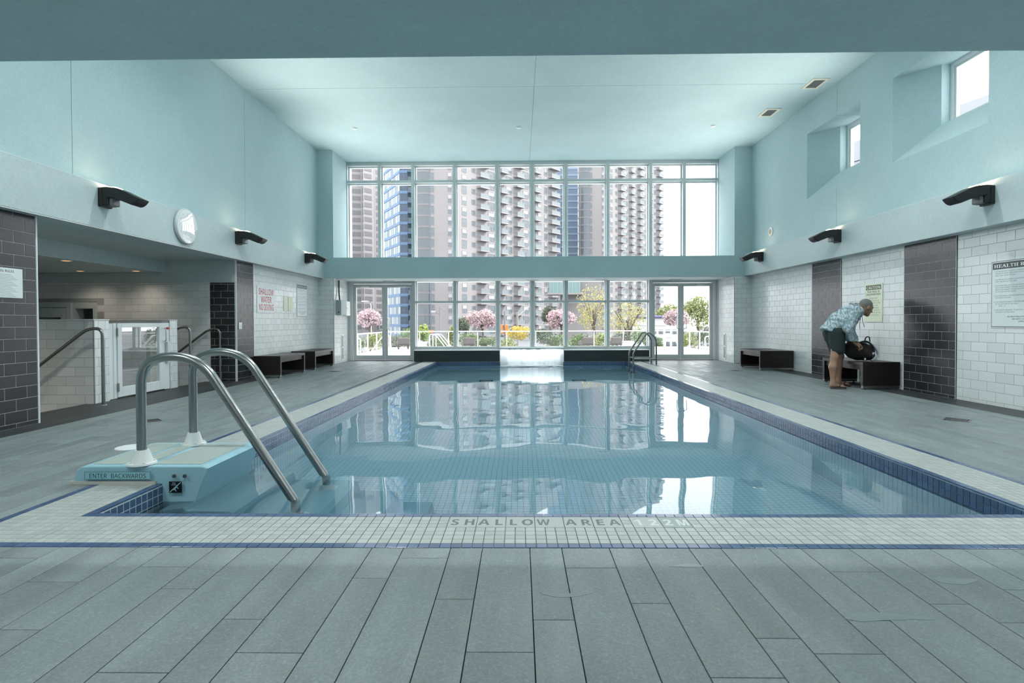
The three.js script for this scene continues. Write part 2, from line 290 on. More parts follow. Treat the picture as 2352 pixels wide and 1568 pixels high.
// niche windows
NW.forEach(([a, b], i) => {
  const x = XR + 0.53, z0 = a + 0.47, z1 = b - 0.47, y0 = NY0 + 0.44, y1 = NY1;
  const w = struct('window_' + (3 + i), ['near niche window with a white frame', 'far niche window with a white frame'][i], 'window', join([bx(x, x + 0.07, y0, y1, z0, z0 + 0.05), bx(x, x + 0.07, y0, y1, z1 - 0.05, z1), bx(x, x + 0.07, y1 - 0.05, y1, z0 + 0.05, z1 - 0.05), bx(x, x + 0.07, y0, y0 + 0.04, z0 + 0.05, z1 - 0.05)]), M.white);
  mesh('sash', [bx(x + 0.02, x + 0.06, y0 + 0.04, y1 - 0.05, z0 + 0.05, z0 + 0.09), bx(x + 0.02, x + 0.06, y0 + 0.04, y1 - 0.05, z1 - 0.09, z1 - 0.05), bx(x + 0.02, x + 0.06, y1 - 0.09, y1 - 0.05, z0 + 0.09, z1 - 0.09), bx(x + 0.02, x + 0.06, y0 + 0.04, y0 + 0.07, z0 + 0.09, z1 - 0.09)], M.trimWhite, w);
  const pane = new THREE.PlaneGeometry(z1 - z0 - 0.18, y1 - y0 - 0.15); pane.rotateY(-Math.PI / 2).translate(x + 0.04, (y0 + y1) / 2, (z0 + z1) / 2); mesh('pane', pane, M.glass, w);
});
// ---- far end: piers, cross beam, soffit
const PLX = -4.77, PRX = 5.44;
const pierL = struct('wall_far_left', 'teal plaster pier with tiled foot at the left of the windows', 'pier', join([bx(XL - 0.3, PLX, 0, YC + 0.02, ZW - 0.4, ZP)]), M.teal);
const pierR = struct('wall_far_right', 'teal plaster pier with tiled foot at the right of the windows', 'pier', join([bx(PRX, XR + 0.3, 0, YC + 0.02, ZW - 0.4, ZP)]), M.teal);
function pierTiles(parent, a, b, xr, dir) {
  const l = [];
  bond(a, b, 0, FB, TW, TH, a + 0.06, VY, J, (u, v, w, h) => l.push({ c: [u, v, ZP], w, h, dir: '+z', mat: pick(whiteTiles) }));
  bond(-ZP, -ZW - 0.05, 0, FB, TW, TH, -ZP, VY, J, (u, v, w, h) => l.push({ c: [xr, v, -u], w, h, dir, mat: pick(whiteTiles) }));
  mesh('grout_bed', [bx(a, b, 0, FB, ZP, ZP + 0.0068), dir === '+x' ? bx(xr, xr + 0.0068, 0, FB, ZW, ZP) : bx(xr - 0.0068, xr, 0, FB, ZW, ZP)], M.grout, parent);
  layTiles(parent, 'tile', l, 0.009, 300);
}
pierTiles(pierL, XL, PLX, PLX, '+x'); pierTiles(pierR, PRX, XR, PRX, '-x');
const beam = struct('trim_5', 'grey green cross beam between the upper and lower windows', 'beam', rbx(FXL - 0.02, FXR + 0.02, FB, 2.725, ZP - 1.02, ZP + 0.012, 0.006), M.teal);
mesh('soffit_board', bx(PLX, PRX, FB - 0.006, FB + 0.03, ZW, ZP - 0.06), M.pale, beam);
mesh('sill_board', bx(PLX, PRX, 2.69, 2.722, ZW - 0.1, ZP - 1.0), M.pale, beam);
for (const x of [-3.55, -1.25, 0.35, 2.2, 4.2]) mesh('soffit_vent', bx(x - 0.16, x + 0.16, FB - 0.012, FB - 0.004, -14.9, -14.8), M.grey, beam);
const head = struct('trim_6', 'wall strip above the terrace doors', 'wall', bx(PLX - 0.02, PRX + 0.02, FB - 0.01, 2.69, ZW - 0.35, ZW - 0.06), M.frame);

// ---- windows in the far wall
const mull = [-4.788, -3.866, -2.934, -1.787, -0.606, 0.345, 1.269, 2.42, 3.591, 4.51, 5.463];
const win1 = struct('window_1', 'tall upper window wall of ten bays looking on apartment towers', 'window');
const zf0 = ZW - 0.1, zf1 = ZW + 0.08, TR = 4.94;
mull.forEach((x, i) => mesh('mullion', rbx(x - 0.042, x + 0.042, 2.72, YC, zf0, zf1, 0.006, 1), M.frame, win1));
mesh('head_rail', rbx(mull[0], mull[10], YC - 0.09, YC, zf0 - 0.02, zf1 - 0.01, 0.004, 1), M.frame, win1);
mesh('sill_rail', rbx(mull[0], mull[10], 2.7, 2.79, zf0 - 0.02, zf1 - 0.01, 0.004, 1), M.frame, win1);
for (let i = 0; i < 10; i++) {
  const a = mull[i] + 0.042, b = mull[i + 1] - 0.042;
  mesh('transom', rbx(a, b, TR - 0.035, TR + 0.035, zf0, zf1 - 0.01, 0.004, 1), M.frame, win1);
  for (const [y0, y1] of [[2.79, TR - 0.035], [TR + 0.035, YC - 0.09]]) {
    mesh('glazing_bead', [bx(a, a + 0.03, y0, y1, zf0 - 0.03, ZW - 0.04), bx(b - 0.03, b, y0, y1, zf0 - 0.03, ZW - 0.04), bx(a + 0.03, b - 0.03, y1 - 0.03, y1, zf0 - 0.03, ZW - 0.04), bx(a + 0.03, b - 0.03, y0, y0 + 0.03, zf0 - 0.03, ZW - 0.04)], M.white, win1);
    mesh('pane', new THREE.PlaneGeometry(b - a - 0.05, y1 - y0 - 0.05).translate((a + b) / 2, (y0 + y1) / 2, ZW - 0.085), M.glass, win1);
  }
}
const win2 = struct('window_2', 'lower window wall behind the waterfall between the two pairs of doors', 'window');
const lm = mull.slice(2, 9), lowSill = 0.36, LT = 1.62;
lm.forEach((x, i) => mesh('mullion', rbx(x - 0.045, x + 0.045, 0.3, FB, zf0, zf1, 0.006, 1), M.frame, win2));
for (let i = 0; i < 6; i++) {
  const a = lm[i] + 0.045, b = lm[i + 1] - 0.045;
  mesh('transom', rbx(a, b, LT - 0.03, LT + 0.03, zf0, zf1 - 0.01, 0.004, 1), M.frame, win2);
  mesh('sill_rail', rbx(a, b, lowSill - 0.06, lowSill + 0.03, zf0, zf1, 0.004, 1), M.frame, win2);
  for (const [y0, y1] of [[lowSill + 0.03, LT - 0.03], [LT + 0.03, FB - 0.01]]) {
    mesh('glazing_bead', [bx(a, a + 0.025, y0, y1, zf0 - 0.02, ZW - 0.05), bx(b - 0.025, b, y0, y1, zf0 - 0.02, ZW - 0.05)], M.white, win2);
    mesh('pane', new THREE.PlaneGeometry(b - a - 0.04, y1 - y0).translate((a + b) / 2, (y0 + y1) / 2, ZW - 0.085), M.glass, win2);
  }
}
// ---- terrace doors
function doors(n, label, x0, xa, xm, xb, x1, hand) {
  const d = struct('door_' + n, label, 'door');
  mesh('frame', [rbx(x0, xa, 0, FB, ZW - 0.12, ZW + 0.06, 0.005, 1), rbx(xb, x1, 0, FB, ZW - 0.12, ZW + 0.06, 0.005, 1), rbx(xa, xb, 2.13, FB, ZW - 0.12, ZW + 0.06, 0.005, 1), bx(x0 + 0.002, x0 + (xa - x0) * 0.45, 0.002, FB - 0.004, ZW, ZW + 0.1), bx(x1 - (x1 - xb) * 0.45, x1 - 0.002, 0.002, FB - 0.004, ZW, ZW + 0.1)], M.frameDoor, d);
  mesh('threshold', bx(xa, xb, 0, 0.012, ZW - 0.12, ZW + 0.06), M.darkGrey, d);
  for (const [a, b, inner] of [[xa, xm - 0.004, 1], [xm + 0.004, xb, -1]]) {
    const leaf = mesh('leaf', [rbx(a, a + 0.075, 0.02, 2.12, ZW - 0.06, ZW, 0.004, 1), rbx(b - 0.075, b, 0.02, 2.12, ZW - 0.06, ZW, 0.004, 1), rbx(a + 0.075, b - 0.075, 2.03, 2.12, ZW - 0.06, ZW, 0.004, 1), rbx(a + 0.075, b - 0.075, 0.02, 0.15, ZW - 0.06, ZW, 0.004, 1)], M.frameDoor, d);
    mesh('pane', new THREE.PlaneGeometry(b - a - 0.14, 1.89).translate((a + b) / 2, 1.09, ZW - 0.03), M.glass, leaf);
    const hx = inner > 0 ? b - 0.037 : a + 0.037, s = -inner;
    mesh('pull_handle', bendTube([[hx, 0.86, ZW], [hx, 0.86, ZW + 0.075], [hx + s * 0.09, 0.88, ZW + 0.075], [hx + s * 0.09, 1.16, ZW + 0.075], [hx, 1.18, ZW + 0.075], [hx, 1.18, ZW]].map(p => p), 0.02, 0.011, 10), M.chrome, leaf);
    const cx = (a + b) / 2 - inner * 0.1;
    mesh('closer', [rbx(cx - 0.12, cx + 0.12, 2.045, 2.105, ZW, ZW + 0.05, 0.008, 1), bx(cx + 0.1, cx + 0.32, 2.085, 2.1, ZW + 0.045, ZW + 0.06)], M.frame, leaf);
  }
}
doors(1, 'pair of aluminium glass doors at the left end of the far wall', -4.836, -4.62, -3.754, -2.98, -2.92);
doors(2, 'pair of aluminium glass doors at the right end of the far wall', 3.56, 3.65, 4.44, 5.3, 5.47);

// ================================================================ POOL
const pool = thing('swimming_pool', 'rectangular tiled swimming pool with pale coping and a blue waterline band', 'pool');
const PX = (OXR - OXL) / 120, PZ = 0.0508, IXL = OXL + 9 * PX, IXR = OXR - 9 * PX, ZI = ZN - 9 * PZ;
{
  const far = ZFAR, sh = z => shiftL(z);
  const shell = [bx(IXR + 0.004, OXR, -1.6, -0.008, far, ZN), bx(OXL, OXR, -1.6, -0.008, ZI + 0.004, ZN),
    prism([[OXL, ZN], [IXL - 0.004, ZN], [IXL - 0.004 + sh(far), far], [OXL + sh(far), far]], -1.6, -0.008, 'y'), bx(OXL, OXR, -1.6, DEEP - 0.006, far, ZN), bx(OXL, OXR, -1.6, -0.008, far - 0.2, far - 0.004)];
  mesh('basin', join(shell), M.groutPool, pool);
}
// coping tiles; the tiles with lettering replace 3 by 3 fields
const letterX0 = OXL + Math.round((-0.364 - OXL) / PX) * PX;
const letters = ['SH', 'AL', 'LO', 'W ', 'AR', 'EA', null, '1.2', '2M'];
const letterCells = []; { let c = Math.round((letterX0 - OXL) / PX); for (const t of letters) { if (t === null) { c += 1; continue; } letterCells.push([c, t]); c += 3; } }
const cope = [];
const nz = Math.round((ZN - ZFAR) / PZ);
for (let j = 0; j < nz; j++) {
  const z = ZN - (j + 0.5) * PZ;
  for (let i = 0; i < 120; i++) {
    const ring = Math.min(i, 119 - i, j); if (ring > 8) continue;
    if (j >= 5 && j <= 7 && letterCells.some(([c]) => i >= c && i < c + 3)) continue;
    const left = i < 60 && i <= 8 && j > 8, x = OXL + (i + 0.5) * PX + (i <= 8 ? shiftL(z) * (j > 8 ? 1 : 0.3) : 0);
    cope.push({ c: [x, -0.0075, z], w: PX - 0.0035, h: PZ - 0.0035, dir: '+y', mat: ring === 0 || ring === 8 ? pick(blueTiles) : pick(copeTiles), weight: Math.abs(x) < 2.5 ? 1 : 1.4 });
  }
}
layTiles(pool, 'coping_tile', cope, 0.009, 300, 0.001);
for (const [c, t] of letterCells) {
  const x = OXL + (c + 1.5) * PX, z = ZN - 6.5 * PZ, worn = t === '2M' ? 0 : 1;
  const tex = canvasTex(128, 128, (g, w, h) => {
    g.fillStyle = t === '2M' ? '#8d9a95' : '#a5aca8'; g.fillRect(0, 0, w, h);
    g.fillStyle = t === '1.2' || t === '2M' ? '#c3cbc9' : '#57625f'; g.font = 'bold 96px sans-serif'; g.textAlign = 'center'; g.textBaseline = 'middle';
    [...t.replace('.', '')].forEach((ch, q) => { g.save(); g.translate(w * (q ? 0.75 : 0.25) + (ch === 'W' ? 6 : 0), h / 2 + 4); g.scale(ch === 'W' || ch === 'M' ? 0.66 : 0.8, 1); g.fillText(ch, 0, 0); g.restore(); });
  });
  const g = tileGeo(PX * 3 - 0.0035, PZ * 3 - 0.0035, 0.0095, 0.001).clone(), p = g.attributes.position, uv = [];
  for (let i = 0; i < p.count; i++) uv.push(p.getX(i) / (PX * 3) + 0.5, p.getY(i) / (PZ * 3) + 0.5); g.setAttribute('uv', new THREE.Float32BufferAttribute(uv, 2));
  const m = mesh('lettered_tile', g, std({ map: tex, roughness: 0.4 }), pool); m.position.set(x, -0.0078, z); m.rotation.copy(ORIENT['+y']);
}
// depth marks on the long sides
for (const [x, z, rot] of [[IXL - 0.2 + shiftL(-8.1), -8.1, Math.PI / 2], [IXR + 0.2, -8.6, -Math.PI / 2]]) {
  const tex = canvasTex(256, 96, (g, w, h) => { g.fillStyle = '#a3afab'; g.fillRect(0, 0, w, h); g.fillStyle = '#7d8986'; g.font = 'bold 74px sans-serif'; g.textAlign = 'center'; g.textBaseline = 'middle'; g.fillText('1.22M', w / 2, h / 2); });
  const m = mesh('lettered_tile', new THREE.BoxGeometry(0.4, 0.004, 0.15), std({ map: tex, roughness: 0.4 }), pool); m.position.set(x, 0.0015, z); m.rotation.y = rot;
}
// waterline band: three rows of blue tile on each wall, then pale tile below
const band = [], wallTile = [];
const rowsAll = Math.floor((-DEEP - 0.01) / PZ);
for (let j = 9; j < nz; j++) {
  const z = ZN - (j + 0.5) * PZ;
  for (let r = 0; r < rowsAll; r++) {
    const y = -0.012 - (r + 0.5) * PZ;
    if (r < 3) { band.push({ c: [IXR + 0.004, y, z], w: PZ - 0.0035, h: PZ - 0.0035, dir: '-x', mat: pick(blueTiles) }, { c: [IXL - 0.004 + shiftL(z), y, z], w: PZ - 0.0035, h: PZ - 0.0035, dir: '+x', mat: pick(blueTiles), weight: 1.3 }); }
    else { wallTile.push([IXR + 0.004, y, z, '-x'], [IXL - 0.004 + shiftL(z), y, z, '+x']); }
  }
}
for (let i = 9; i < 111; i++) { const x = OXL + (i + 0.5) * PX; for (let r = 0; r < rowsAll; r++) { const y = -0.012 - (r + 0.5) * PZ; if (r < 3) band.push({ c: [x, y, ZFAR - 0.004], w: PX - 0.0035, h: PZ - 0.0035, dir: '+z', mat: pick(blueTiles) }); else wallTile.push([x, y, ZFAR - 0.004, '+z']); } }
layTiles(pool, 'waterline_tile', band, 0.006, 300, 0.001);
for (let i = 9; i < 111; i++) for (let j = 9; j < nz; j++) wallTile.push([OXL + (i + 0.5) * PX, DEEP - 0.006, ZN - (j + 0.5) * PZ, '+y']);
{
  const geo = tileGeo(PZ - 0.004, PZ - 0.004, 0.005, 0.001), im = new THREE.InstancedMesh(geo, poolTile, wallTile.length), m4 = new THREE.Matrix4();
  wallTile.forEach((t, i) => im.setMatrixAt(i, m4.makeRotationFromEuler(ORIENT[t[3]]).setPosition(t[0], t[1], t[2])));
  im.name = 'basin_tiles'; im.userData.kind = 'stuff'; pool.add(im);
}
for (const x of [-0.75, 1.3]) { const d = mesh('floor_drain', join([bx(x - 0.15, x + 0.15, DEEP, DEEP + 0.012, -12.25, -12.19), bx(x - 0.15, x + 0.15, DEEP, DEEP + 0.012, -11.96, -11.9), bx(x - 0.15, x - 0.11, DEEP, DEEP + 0.012, -12.25, -11.9), bx(x + 0.11, x + 0.15, DEEP, DEEP + 0.012, -12.25, -11.9), ...[-12.15, -12.09, -12.03].map(z => bx(x - 0.12, x + 0.12, DEEP, DEEP + 0.01, z - 0.008, z + 0.008))]), M.darkGrey, pool); }
for (const z of [-12.6, -13.8]) mesh('inlet_fitting', cyl(0.04, 0.045, 0.012, 0, 0, 0).rotateZ(Math.PI / 2).translate(IXL + shiftL(z) + 0.004, -0.35, z), M.darkGrey, pool);

// water: one closed body with a gently rippled surface
{
  const waves = []; for (let i = 0; i < 26; i++) { const L = 0.28 * Math.pow(6.5, rnd()), a = R(0, Math.PI * 2), k = 2 * Math.PI / L; waves.push([Math.cos(a) * k, Math.sin(a) * k, 0.0014 * Math.min(1, L / 0.9) / k * 1.0, R(0, 6.28)]); }
  const hgt = (x, z) => { let h = 0, dx = 0, dz = 0; const near = 1 + 1.6 * Math.exp(-((x - 0.3) ** 2 + (z + 14.4) ** 2) / 3.5); for (const [kx, kz, a, p] of waves) { const t = kx * x + kz * z + p; h += a * near * Math.sin(t); dx += a * near * kx * Math.cos(t); dz += a * near * kz * Math.cos(t); } return [h, dx, dz]; };
  const nx = 150, nzz = 330, P = [], N = [], I = [], zc = j => ZI + 0.002 + (ZFAR - ZI) * j / nzz;
  for (let j = 0; j <= nzz; j++) for (let i = 0; i <= nx; i++) {
    const z = zc(j), x0 = IXL - 0.002 + shiftL(z), x1 = IXR + 0.002, x = x0 + (x1 - x0) * i / nx, [h, dx, dz] = hgt(x, z), n = V(-dx, 1, -dz).normalize();
    P.push(x, WATER + h, z); N.push(n.x, n.y, n.z);
  }
  for (let j = 0; j < nzz; j++) for (let i = 0; i < nx; i++) { const a = j * (nx + 1) + i, b = a + 1, c = a + nx + 1, d = c + 1; I.push(a, b, d, a, d, c); }
  const top = P.length / 3, wall = (idx, n) => { for (let k = 0; k < idx.length - 1; k++) { const s = P.length / 3, [a, b] = [idx[k], idx[k + 1]]; for (const q of [a, b]) { P.push(P[3 * q], P[3 * q + 1], P[3 * q + 2]); N.push(...n); P.push(P[3 * q], DEEP - 0.02, P[3 * q + 2]); N.push(...n); } I.push(s, s + 1, s + 3, s, s + 3, s + 2); } };
  const row = j => Array.from({ length: nx + 1 }, (_, i) => j * (nx + 1) + i), colm = i => Array.from({ length: nzz + 1 }, (_, j) => j * (nx + 1) + i);
  wall(row(0), [0, 0, 1]); wall(row(nzz).reverse(), [0, 0, -1]); wall(colm(0).reverse(), [-1, 0, 0]); wall(colm(nx), [1, 0, 0]);
  const s = P.length / 3; for (const q of [0, nx, nzz * (nx + 1) + nx, nzz * (nx + 1)]) { P.push(P[3 * q], DEEP - 0.02, P[3 * q + 2]); N.push(0, -1, 0); } I.push(s, s + 2, s + 1, s, s + 3, s + 2);
  const g = new THREE.BufferGeometry(); g.setAttribute('position', new THREE.Float32BufferAttribute(P, 3)); g.setAttribute('normal', new THREE.Float32BufferAttribute(N, 3)); g.setIndex(I);
  // orient the top upwards
  { const a = g.index.array; const A = V(P[3 * a[0]], P[3 * a[0] + 1], P[3 * a[0] + 2]), B = V(P[3 * a[1]], P[3 * a[1] + 1], P[3 * a[1] + 2]), D = V(P[3 * a[2]], P[3 * a[2] + 1], P[3 * a[2] + 2]); if (B.sub(A).cross(D.sub(A)).y < 0) for (let i = 0; i < nx * nzz * 6; i += 3) { const t = a[i + 1]; a[i + 1] = a[i + 2]; a[i + 2] = t; } }
  single('pool_water', 'clear blue rippling water filling the pool', 'water', g, phys({ color: 0xffffff, roughness: 0, transmission: 1, thickness: 1, ior: 1.38, attenuationColor: C(0.4, 0.76, 0.97), attenuationDistance: 4.6 }));
}
// ---- dark plinth and waterfall at the far end
for (const [a, b, lab] of [[-2.86, -0.545, 'dark stone plinth wall left of the waterfall'], [1.178, 3.47, 'dark stone plinth wall right of the waterfall']]) {
  const t = thing('plinth_wall', lab, 'plinth', [0, 0, 0], 0, 'dark plinths under the lower windows');
  mesh('face', rbx(a, b, 0.0, 0.29, ZW + 0.02, ZFAR, 0.004, 1), M.plinth, t); mesh('cap', rbx(a - 0.01, b + 0.01, 0.29, 0.31, ZW + 0.0, ZFAR + 0.015, 0.004, 1), M.frame, t);
}
{
  const t = thing('waterfall', 'white sheet of falling water pouring from a dark spillway into the pool', 'waterfall', [0, 0, 0]);
  mesh('spillway', [bx(-0.56, 1.19, 0.33, 0.375, ZW + 0.05, ZFAR + 0.02), bx(-0.3, 0.05, 0.315, 0.335, ZFAR - 0.02, ZFAR + 0.03), bx(0.15, 0.55, 0.315, 0.335, ZFAR - 0.02, ZFAR + 0.03)], M.frame, t);
  mesh('back_wall', bx(-0.56, 1.19, -0.2, 0.33, ZW + 0.03, ZFAR - 0.1), M.white, t);
  mesh('unseen_lamp_strip', bx(-0.5, 1.13, 0.318, 0.324, ZFAR - 0.07, ZFAR - 0.03), std({ color: C(0.8, 0.8, 0.8), emissive: C(0.95, 0.98, 1), emissiveIntensity: 2 }), t);  // unseen strip light under the spillway, placed to brighten the water sheet
  const LS = new THREE.RectAreaLight(C(0.95, 0.98, 1), 26, 1.63, 0.04); LS.position.set(0.315, 0.314, ZFAR - 0.05); LS.lookAt(0.315, 0, ZFAR - 0.03); scene.add(LS);
  const g = new THREE.PlaneGeometry(1.69, 0.46, 120, 24), p = g.attributes.position;
  for (let i = 0; i < p.count; i++) { const x = p.getX(i), y = p.getY(i); const d = Math.sin(x * 31) * 0.012 + Math.sin(x * 13 + 1) * 0.018 + Math.sin(x * 71 + y * 5) * 0.004; p.setZ(i, d + (0.23 - y) * 0.14); }
  g.computeVertexNormals(); g.translate(0.31, 0.105, ZFAR + 0.03);
  mesh('water_sheet', g, phys({ color: C(0.95, 0.96, 0.97), roughness: 0.9, transmission: 0.5, thickness: 0 }), t);
  const f = new THREE.SphereGeometry(1, 80, 20), q = f.attributes.position; for (let i = 0; i < q.count; i++) { const x = q.getX(i), y = q.getY(i), z = q.getZ(i), n = 1 + 0.25 * Math.sin(x * 23 + z * 9) * Math.sin(z * 17 + x * 5); q.setXYZ(i, Math.sign(x) * Math.pow(Math.abs(x), 0.4) * 0.845, y * 0.02 * n, z * 0.2 * n); } f.computeVertexNormals(); f.translate(0.31, WATER + 0.005, ZFAR + 0.2);
  mesh('foam', f, std({ color: C(0.9, 0.92, 0.93), roughness: 0.9 }), t);
}
// ---- exit ladder at the far right corner
{
  const t = thing('pool_ladder', 'dark steel twin rail pool ladder at the far right corner', 'ladder');
  for (const z of [-13.28, -13.78]) {
    mesh('rail', bendTube([[2.735, -0.9, z], [2.735, 0.3, z], [3.09, 0.83, z], [3.285, 0.66, z], [3.29, 0.01, z]], [0.07, 0.12, 0.1], 0.021, 12), M.steelDark, t);
    mesh('cross_bar', cyl(0.018, 0.018, 0.55, 0, 0, 0, 10).rotateZ(Math.PI / 2).translate(3.01, 0.16, z), M.steelDark, t);
    mesh('flange', cyl(0.05, 0.055, 0.012, 3.29, 0.006, z, 16), M.steelDark, t);
  }
  for (const y of [-0.3, -0.58, -0.86]) mesh('tread', rbx(2.69, 2.78, y - 0.015, y + 0.015, -13.78, -13.28, 0.005, 1), M.steel, t);
}
// ---- step unit with hand rails at the near left corner
{
  const t = thing('pool_step_unit', 'light blue fibreglass step unit marked enter backwards on the pool edge', 'pool steps');
  const z0 = -3.57, z1 = -4.29, y1 = 0.11;
  const deckBody = new THREE.Shape([[-2.955, 0.004], [-2.95, 0.02], [-2.93, 0.085], [-2.9, 0.106], [-2.86, y1], [-2.1, y1], [-2.065, 0.1], [-2.16, -0.13], [-2.16, -0.3], [-2.36, -0.3], [-2.36, 0.004]].map(p => new THREE.Vector2(...p)));
  const body = new THREE.ExtrudeGeometry(deckBody, { depth: 0.72 - 0.02, bevelEnabled: true, bevelSize: 0.008, bevelThickness: 0.01, bevelSegments: 2 }); body.translate(0, 0, z1 + 0.01);
  const bodyM = mesh('platform', metricUV(body), M.fibre, t);
  mesh('worn_tread', [rbx(-2.86, -2.66, y1 + 0.004, y1 + 0.012, z1 + 0.05, z0 - 0.05, 0.003, 1), rbx(-2.62, -2.5, y1 + 0.004, y1 + 0.012, z1 + 0.05, z0 - 0.05, 0.003, 1), rbx(-2.45, -2.13, y1 + 0.004, y1 + 0.012, z1 + 0.05, z0 - 0.05, 0.003, 1)], M.fibreTop, bodyM);
  mesh('base_strip', bx(-2.965, -2.4, 0.001, 0.022, z0 + 0.004, z0 + 0.016), std({ color: C(0.5, 0.49, 0.44), roughness: 0.8 }), t);
  const stepShape = new THREE.Shape([[-2.16, -0.13], [-2.14, -0.2], [-1.88, -0.21], [-1.84, -0.24], [-1.82, -0.47], [-1.36, -0.48], [-1.32, -0.51], [-1.3, -0.74], [-1.04, -0.75], [-1.0, -0.78], [-0.98, -1.0], [-0.72, -1.0], [-0.7, -1.24], [-2.3, -1.24], [-2.3, -0.2]].map(p => new THREE.Vector2(...p)));
  const steps = new THREE.ExtrudeGeometry(stepShape, { depth: 0.92, bevelEnabled: true, bevelSize: 0.01, bevelThickness: 0.012, bevelSegments: 2 }); steps.translate(0, 0, -4.38);
  mesh('treads', metricUV(steps), M.fibre, t);
  const lab = canvasTex(1024, 128, (g, w, h) => { g.fillStyle = '#86b9c4'; g.fillRect(0, 0, w, h); g.strokeStyle = '#16242a'; g.lineWidth = 5; g.strokeRect(6, 6, w - 12, h - 12); g.fillStyle = '#10171a'; g.font = '100px sans-serif'; g.textAlign = 'center'; g.textBaseline = 'middle'; g.save(); g.translate(w / 2, h / 2 + 5); g.scale(0.97, 1); g.fillText('ENTER  BACKWARDS', 0, 0); g.restore(); });
  mesh('label_plate', new THREE.PlaneGeometry(0.44, 0.052).translate(-2.645, 0.062, z0 + 0.0215), std({ map: lab, roughness: 0.4 }), t);
  const no = canvasTex(128, 128, (g, w, h) => { g.fillStyle = '#0b0d0e'; g.fillRect(0, 0, w, h); g.fillStyle = '#9fc6cc'; g.font = 'bold 20px sans-serif'; g.fillText('NO', 34, 26); g.fillText('STEP', 24, 46); g.beginPath(); g.arc(78, 50, 9, 0, 7); g.fill(); g.lineWidth = 9; g.strokeStyle = '#9fc6cc'; g.beginPath(); g.moveTo(72, 62); g.lineTo(56, 88); g.lineTo(34, 96); g.moveTo(72, 62); g.lineTo(94, 80); g.moveTo(56, 88); g.lineTo(72, 110); g.moveTo(8, 120); g.lineTo(118, 10); g.stroke(); });
  mesh('warning_sticker', new THREE.PlaneGeometry(0.085, 0.075).translate(-2.262, -0.013, z0 + 0.0215), std({ map: no, roughness: 0.4 }), t);
  for (const x of [-2.27, -2.2]) mesh('bolt', cyl(0.011, 0.013, 0.008, 0, 0, 0, 12).rotateX(Math.PI / 2).translate(x, 0.06, z0 + 0.024), M.darkGrey, t);
  for (const [z, k] of [[-3.62, 0], [-4.2, 1]]) {
    const rail = mesh('hand_rail', bendTube([[-2.53, 0.17, z], [-2.53, 0.83, z], [-2.14, 0.845, z], [-1.5, -0.14, z], [-1.5, -0.46, z]], [0.185, 0.185, 0.05], 0.0305, 20), M.steel, t);
    for (const [x, y] of [[-2.53, y1 + 0.012], [-1.5, -0.48]]) {
      const fl = new THREE.CylinderGeometry(0.042, 0.07, 0.085, 8, 1, false); fl.translate(x, y + 0.052, z); const b = cyl(0.085, 0.088, 0.012, x, y + 0.006, z, 24);
      mesh('flange', join([flat(fl), b, ...[0, 1, 2, 3].map(q => cyl(0.012, 0.012, 0.012, x + 0.068 * Math.cos(q * 1.571 + 0.78), y + 0.016, z + 0.068 * Math.sin(q * 1.571 + 0.78), 8))]), M.whitePlastic, rail);
    }
  }
}

